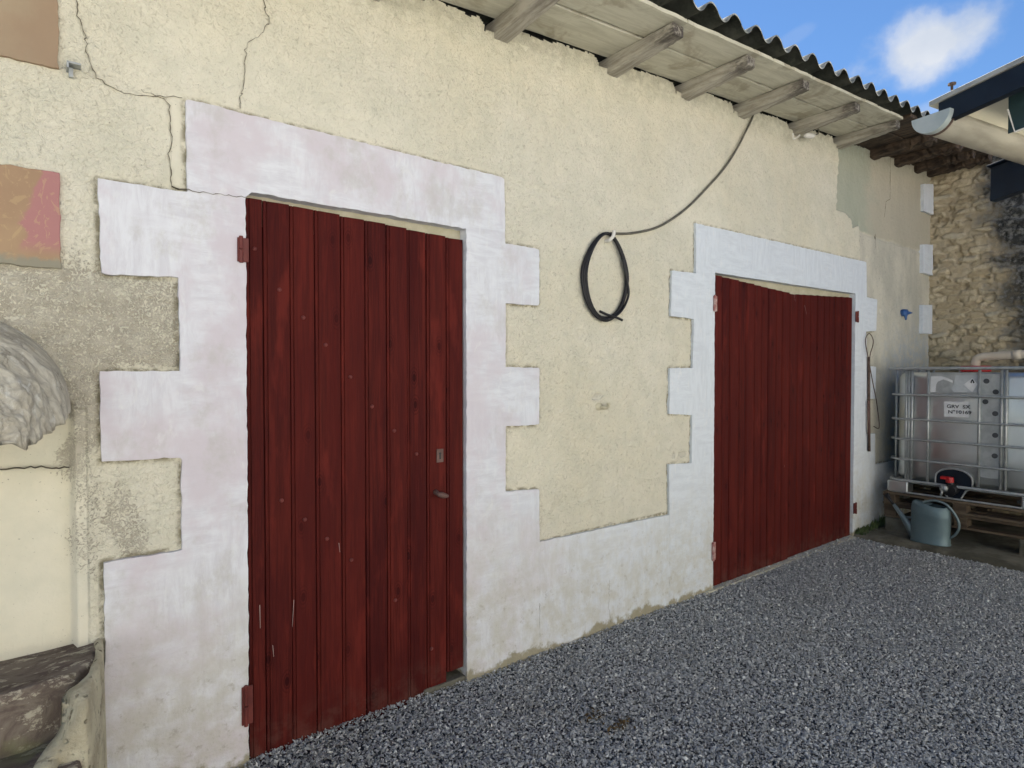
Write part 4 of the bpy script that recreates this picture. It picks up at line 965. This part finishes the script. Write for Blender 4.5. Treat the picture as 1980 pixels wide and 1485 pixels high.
for i, (bx_, by_) in enumerate(((XF + .0, Y1 - .02), (XF + .0, Y0 - .16), (XBK - .2, Y1 - .02), (XBK - .2, Y0 - .16))):
    bm = bmesh.new(); box(bm, bx_, bx_ + .19, by_, by_ + .19, .0, .164)
    o = obj('concrete_block', bm, 'worn_concrete', bevel=.012)
    tag(o, ('mossy concrete block propping the front right corner of the pallets', 'concrete block propping the pallets beside the barn wall, behind the spout', 'concrete block under the far corner of the pallets by the stone wall', 'concrete block under the far inner corner of the pallets')[i], 'concrete block', 'blocks under the pallets')
# pvc pipe
def pipe():
    bm = bmesh.new()
    pts = [(6.80, -.655, 1.545), (6.80, -.655, 1.585), (6.80, -.668, 1.622), (6.80, -.70, 1.640), (6.80, -.76, 1.645), (6.80, -1.1, 1.662), (6.80, -2.2, 1.70)]
    tube(bm, spline(pts, 6), .036, 16)
    o = obj('downpipe', bm, 'beige_pvc', smooth=True); tag(o, 'beige plastic pipe bending down into the red lid of the tank', 'pipe')
    bm = bmesh.new(); tube(bm, [(6.80, -.925, 1.653), (6.80, -.985, 1.656)], .041, 16); o2 = obj('collar', bm, 'beige_pvc', smooth=True); o2.parent = o
pipe()
# ------------------------------------------------------------------ WATERING CAN
def can():
    root = empty('watering_can', (6.03, -.585, .043), 'blue grey metal watering can with arched handle standing before the pallets', 'watering can')
    Px = lambda x, y, X=6.03: plane(x, y, 0, X)
    cy = (Px(1763, 1000).y + Px(1838, 1000).y) / 2; hw = abs(Px(1763, 1000).y - Px(1838, 1000).y) / 2; dep = .085
    zt = .385; zb = .043
    bm = bmesh.new(); rings = []; k = 40
    for z_, s, sh in ((zb, 1.03, 0), (zb + .008, 1.03, 0), (zb + .012, 1.0, 0), (zb + .10, 1.0, 0), (zb + .235, 1.0, 0), (zb + .245, 1.015, 0), (zb + .255, 1.0, 0), (zb + .285, .985, 0), (zb + .31, .93, 0), (zb + .325, .80, 0)):
        ring = []
        for i in range(k):
            a = 2 * math.pi * i / k; c_, s_ = math.cos(a), math.sin(a)
            yy = math.copysign(abs(c_) ** .75, c_) * hw * s; xx = math.copysign(abs(s_) ** .8, s_) * dep * s
            zz = z_ - (.020 * (-yy / hw) if z_ > zb + .2 else 0) * 1.0 + (.0 if z_ < zb + .2 else .012 * (1 - abs(s_)))
            ring.append(bm.verts.new((6.03 + xx, cy + yy, zz)))
        rings.append(ring)
    for a, b in zip(rings, rings[1:]):
        for i in range(k): bm.faces.new([a[i], a[(i + 1) % k], b[(i + 1) % k], b[i]])
    bm.faces.new(rings[0][::-1])
    # half cover over the spout side
    top = rings[-1]; cap = [v for v in top if v.co.y > cy - .02]
    cap.sort(key=lambda v: math.atan2(v.co.x - 6.03, v.co.y - cy)); bm.faces.new(cap)
    bmesh.ops.triangulate(bm, faces=[f for f in bm.faces if len(f.verts) > 4])
    reparent(obj('body', bm, 'galvanised_can_zinc', smooth=True), root)
    bm = bmesh.new(); ins = [Vector((6.03 + (v.co.x - 6.03) * .9, cy + (v.co.y - cy) * .9, zt - .06)) for v in []]
    cyl = [(6.03 + dep * .7 * math.cos(2 * math.pi * i / 24), cy - .03 + hw * .68 * math.sin(2 * math.pi * i / 24), zb + .28) for i in range(24)]
    bm.faces.new([bm.verts.new(p) for p in cyl]); reparent(obj('inside', bm, 'black_plastic'), root)
    # spout
    p0 = Px(1768, 1030); p1 = Px(1745, 998); p2 = Px(1728, 975)
    bm = bmesh.new(); tube(bm, [(6.03, p0.y - .01, p0.z - .03), (6.03, (p0.y + p1.y) / 2, (p0.z + p1.z) / 2), (6.03, p1.y, p1.z), (6.03, p2.y, p2.z)], [.045, .034, .022, .013], 14)
    reparent(obj('spout', bm, 'can_spout_steel', smooth=True), root)
    p3 = Px(1713, 955); p4 = Px(1714, 966)
    bm = bmesh.new(); tube(bm, [(6.03, p2.y, p2.z), (6.03, p2.y + .03, p2.z + .035), (6.03, p3.y, p3.z)], [.013, .012, .022], 12); reparent(obj('spout_tip', bm, 'black_rubber', smooth=True), root)
    bm = bmesh.new(); a, b = Px(1752, 1000), Px(1765, 1000); tube(bm, [(6.03, a.y, a.z), (6.03, b.y - .02, b.z)], .010, 8); reparent(obj('brace', bm, 'can_spout_steel', smooth=True), root)
    hp = [Px(*p) for p in ((1777, 976), (1790, 970), (1808, 968), (1828, 975), (1843, 990), (1853, 1008), (1854, 1022), (1847, 1034), (1838, 1040))]
    bm = bmesh.new(); tube(bm, spline([(6.03, p.y, p.z) for p in hp], 6), .0105, 10); reparent(obj('handle', bm, 'can_spout_steel', smooth=True), root)
can()
# ------------------------------------------------------------------ CARPORT at upper right
def carport():
    root = empty('carport', (5.2, -3.6, 0), 'carport roof corner with navy steel frame, pale soffit and half round gutter', 'carport')
    P = lambda o: reparent(o, root)
    D = Vector((.983, -.184, 0)).normalized(); N = Vector((-.184, -.983, 0)).normalized()   # along the gutter, up the slope
    O = Vector((3.53, -1.318, 2.780))       # centre of gutter end at lip height
    sl = .125                                # roof pitch (rise per metre)
    def fr(a, b, c_): return O + D * a + N * b + Vector((0, 0, c_))
    def slab_(name, a0, a1, b0, b1, z0, z1, mat, bv=.002, pitch=sl):
        bm = bmesh.new(); v = [bm.verts.new(fr(a, b, z_ + pitch * b)) for a in (a0, a1) for b in (b0, b1) for z_ in (z0, z1)]
        for f in ((0, 1, 3, 2), (4, 6, 7, 5), (0, 4, 5, 1), (2, 3, 7, 6), (0, 2, 6, 4), (1, 5, 7, 3)): bm.faces.new([v[i] for i in f])
        return P(obj(name, bm, mat, bevel=bv))
    L = 4.0
    slab_('roof_sheet', .02, L, -.02, 2.6, .058, .082, 'grey_sheet_edge')
    slab_('verge_beam', .03, .075, .02, 2.5, -.050, .056, 'navy_steel')
    slab_('soffit', .08, L, .0, 2.5, .030, .0555, 'soffit_white')
    slab_('cross_beam', .42, .50, .30, 2.5, -.03, .0295, 'navy_steel')
    g0 = at(1950, 163, 2.95); bm = bmesh.new()
    v = [bm.verts.new(g0 + D * a + N * b + Vector((0, 0, c_ + .125 * b))) for a in (0, .008) for b in (0, .5) for c_ in (0, -.235)]
    for f in ((0, 1, 3, 2), (4, 6, 7, 5), (0, 4, 5, 1), (2, 3, 7, 6), (0, 2, 6, 4), (1, 5, 7, 3)): bm.faces.new([v[i] for i in f])
    P(obj('gusset_plate', bm, 'teal_steel', bevel=.002))
    bm = bmesh.new(); tube(bm, [g0 + Vector((0, 0, -.12)) - D * .004, g0 + Vector((0, 0, -.237)) - D * .004 + N * .03, g0 + Vector((0, 0, -.190)) - D * .004 + N * .5], .004, 6); P(obj('plate_edging', bm, 'white_plastic'))
    q0 = at(1915, 325, 4.0); bm = bmesh.new()
    v = [bm.verts.new(q0 + D * a + N * b + Vector((0, 0, c_ + .15 * b))) for a in (0, .07) for b in (0, 2.2) for c_ in (0, -.215)]
    for f in ((0, 1, 3, 2), (4, 6, 7, 5), (0, 4, 5, 1), (2, 3, 7, 6), (0, 2, 6, 4), (1, 5, 7, 3)): bm.faces.new([v[i] for i in f])
    P(obj('truss_beam', bm, 'navy_steel', bevel=.003))
    bm = bmesh.new()
    v = [bm.verts.new(q0 + D * a + N * b + Vector((0, 0, c_ + .15 * b))) for a in (-.04, .11) for b in (-.004, 2.2) for c_ in (.012, .001)]
    for f in ((0, 1, 3, 2), (4, 6, 7, 5), (0, 4, 5, 1), (2, 3, 7, 6), (0, 2, 6, 4), (1, 5, 7, 3)): bm.faces.new([v[i] for i in f])
    P(obj('truss_flange', bm, 'navy_steel', bevel=.002))
    # gutter: half round with lips
    def prof(r_):
        out = []
        for k in range(17): a = math.pi + math.pi * k / 16; out.append((r_ * math.cos(a), r_ * math.sin(a)))
        return out
    bm = bmesh.new(); rings = []
    for a in (0.03, .8, 2.0, L):
        ring = [bm.verts.new(fr(a, p[0], p[1])) for p in prof(.085)] + [bm.verts.new(fr(a, p[0], p[1])) for p in reversed(prof(.082))]
        rings.append(ring)
    for a, b in zip(rings, rings[1:]):
        for i in range(len(a)): bm.faces.new([a[i], a[(i + 1) % len(a)], b[(i + 1) % len(a)], b[i]])
    bm.faces.new(rings[0]); bm.faces.new(rings[-1][::-1]); bmesh.ops.triangulate(bm, faces=[f for f in bm.faces if len(f.verts) > 4])
    g = P(obj('gutter', bm, 'gutter_zinc', smooth=True))
    bm = bmesh.new(); pr = prof(.090); vs0 = [bm.verts.new(fr(-.004, p[0], p[1] + .004)) for p in pr]; vs1 = [bm.verts.new(fr(.035, p[0], p[1] + .004)) for p in pr]
    bm.faces.new(vs0)
    for i in range(16): bm.faces.new([vs0[i], vs0[i + 1], vs1[i + 1], vs1[i]])
    bmesh.ops.triangulate(bm, faces=[f for f in bm.faces if len(f.verts) > 4])
    cpo = obj('end_cap', bm, 'gutter_cap_grey', bevel=.003); cpo.parent = g
    bm = bmesh.new()
    for a in (.045,):
        pts = [fr(a, p[0] * 1.0, p[1]) for p in prof(.0885)] + [fr(a, .10, .03), fr(a, .11, .05)]; tube(bm, pts, .006, 6)
    bo = obj('bracket', bm, 'rusty_steel', smooth=True); bo.parent = g
    # roof bolt
    bm = bmesh.new(); p = fr(.04, .075, .09 + .012); tube(bm, [p, p + Vector((0, 0, .03))], .006, 8); tube(bm, [p + Vector((0, 0, .026)), p + Vector((0, 0, .034))], .018, 10); P(obj('roof_bolt', bm, 'rusty_steel'))
    for a, b in ((.25, 2.4), (L - .1, .2), (L - .1, 2.4)):
        bm = bmesh.new(); q = fr(a, b, 0); box(bm, q.x - .05, q.x + .05, q.y - .05, q.y + .05, 0, q.z + sl * b - .03); P(obj('post', bm, 'navy_steel', bevel=.004))
carport()
# ------------------------------------------------------------------ unseen house added across the yard to bounce sunlight onto the barn
simple('pale_render', (.74, .715, .65), (.66, .635, .57), .9, scale=2, bump=.003)
simple('clay_tiles', (.38, .17, .10), (.26, .12, .08), .85, scale=9, bump=.01)
simple('window_glass', (.03, .04, .05), (.04, .05, .06), .08, scale=2, bump=0)
def house():
    root = empty('bounce_fill_house', (2, -9, 0), 'unseen pale rendered house added opposite the barn to bounce sunlight onto it', 'house')
    P = lambda o: reparent(o, root)
    yf = -7.6; xs_ = [-8, -4.4, -3.4, -.6, .4, 3.2, 4.2, 7.2, 8.2, 12]
    bm = bmesh.new()
    for i in range(9):
        a, b = xs_[i], xs_[i + 1]
        if i % 2 == 0: box(bm, a, b, yf - .4, yf, -.02, 5.2)
        else:
            for z0, z1 in ((-.02, 1.0), (2.3, 3.2), (4.4, 5.2)): box(bm, a, b, yf - .4, yf, z0, z1)
    bmesh.ops.remove_doubles(bm, verts=bm.verts, dist=.001)
    P(obj('facade', bm, 'pale_render'))
    for i in (1, 3, 5, 7):
        for z0, z1 in ((1.0, 2.3), (3.2, 4.4)):
            bm = bmesh.new(); box(bm, xs_[i], xs_[i + 1], yf - .22, yf - .2, z0, z1); f = P(obj('window', bm, 'window_glass'))
            bm = bmesh.new(); m_ = (xs_[i] + xs_[i + 1]) / 2; box(bm, m_ - .03, m_ + .03, yf - .198, yf - .17, z0, z1); sub(obj('mullion', bm, 'cream_frame'), f)
    bm = bmesh.new(); v = [bm.verts.new(p) for p in ((-8.3, yf + .4, 5.15), (12.3, yf + .4, 5.15), (12.3, yf - 4, 7.0), (-8.3, yf - 4, 7.0), (-8.3, yf + .4, 5.25), (12.3, yf + .4, 5.25), (12.3, yf - 4, 7.1), (-8.3, yf - 4, 7.1))]
    for f in ((0, 1, 2, 3), (7, 6, 5, 4), (0, 4, 5, 1), (1, 5, 6, 2), (3, 2, 6, 7), (0, 3, 7, 4)): bm.faces.new([v[i] for i in f])
    P(obj('roof', bm, 'clay_tiles'))
house()
# ------------------------------------------------------------------ small things on the ground
def leaves(px, py, k, label, seed):
    r = random.Random(seed); p = plane(px, py, 2, 0.0); bm = bmesh.new()
    for i in range(k):
        c_ = Vector((p.x + r.gauss(0, .035), p.y + r.gauss(0, .022), .012 + r.random() * .01)); L = r.uniform(.012, .03); w_ = L * .45
        m = Matrix.Translation(c_) @ Euler((r.uniform(-.6, .6), r.uniform(-.6, .6), r.uniform(0, 6.3))).to_matrix().to_4x4()
        v = [bm.verts.new(m @ Vector(q)) for q in ((-L / 2, 0, 0), (-L * .1, w_ / 2, .003), (L / 2, 0, .001), (-L * .1, -w_ / 2, .003))]; bm.faces.new([v[0], v[1], v[3]]); bm.faces.new([v[1], v[2], v[3]])
    return tag(obj('leaf_litter', bm, 'leaf_brown'), label, 'leaf litter')
leaves(1198, 1410, 48, 'small clump of dry brown leaves lying on the gravel before the plinth', 1)
leaves(1150, 1392, 40, 'thin scrap of dead leaves beside the larger brown clump on the gravel', 2)
def weeds():
    r = random.Random(9); bm = bmesh.new()
    for i in range(420):
        x_ = 5.86 + r.random() ** 1.5 * 1.0; y_ = -.012 - abs(r.gauss(0, .03)); h_ = r.uniform(.01, .05) * (1.2 + 1.5 * math.exp(-((x_ - 6.35) / .15) ** 2))
        a = r.uniform(0, 6.28); z0 = .03
        b = Vector((x_, y_, z0)); t = b + Vector((math.cos(a) * h_ * .4, -abs(math.sin(a)) * h_ * .4, h_)); s = Vector((math.sin(a), math.cos(a), 0)) * .005
        v = [bm.verts.new(q) for q in (b - s, b + s, (b + t) / 2 + s * 1.2, t, (b + t) / 2 - s * 1.2)]; bm.faces.new(v)
    o = obj('moss_tuft', bm, 'weed_green'); tag(o, 'low moss and weeds growing at the wall foot beside the double door', 'weeds')
weeds()
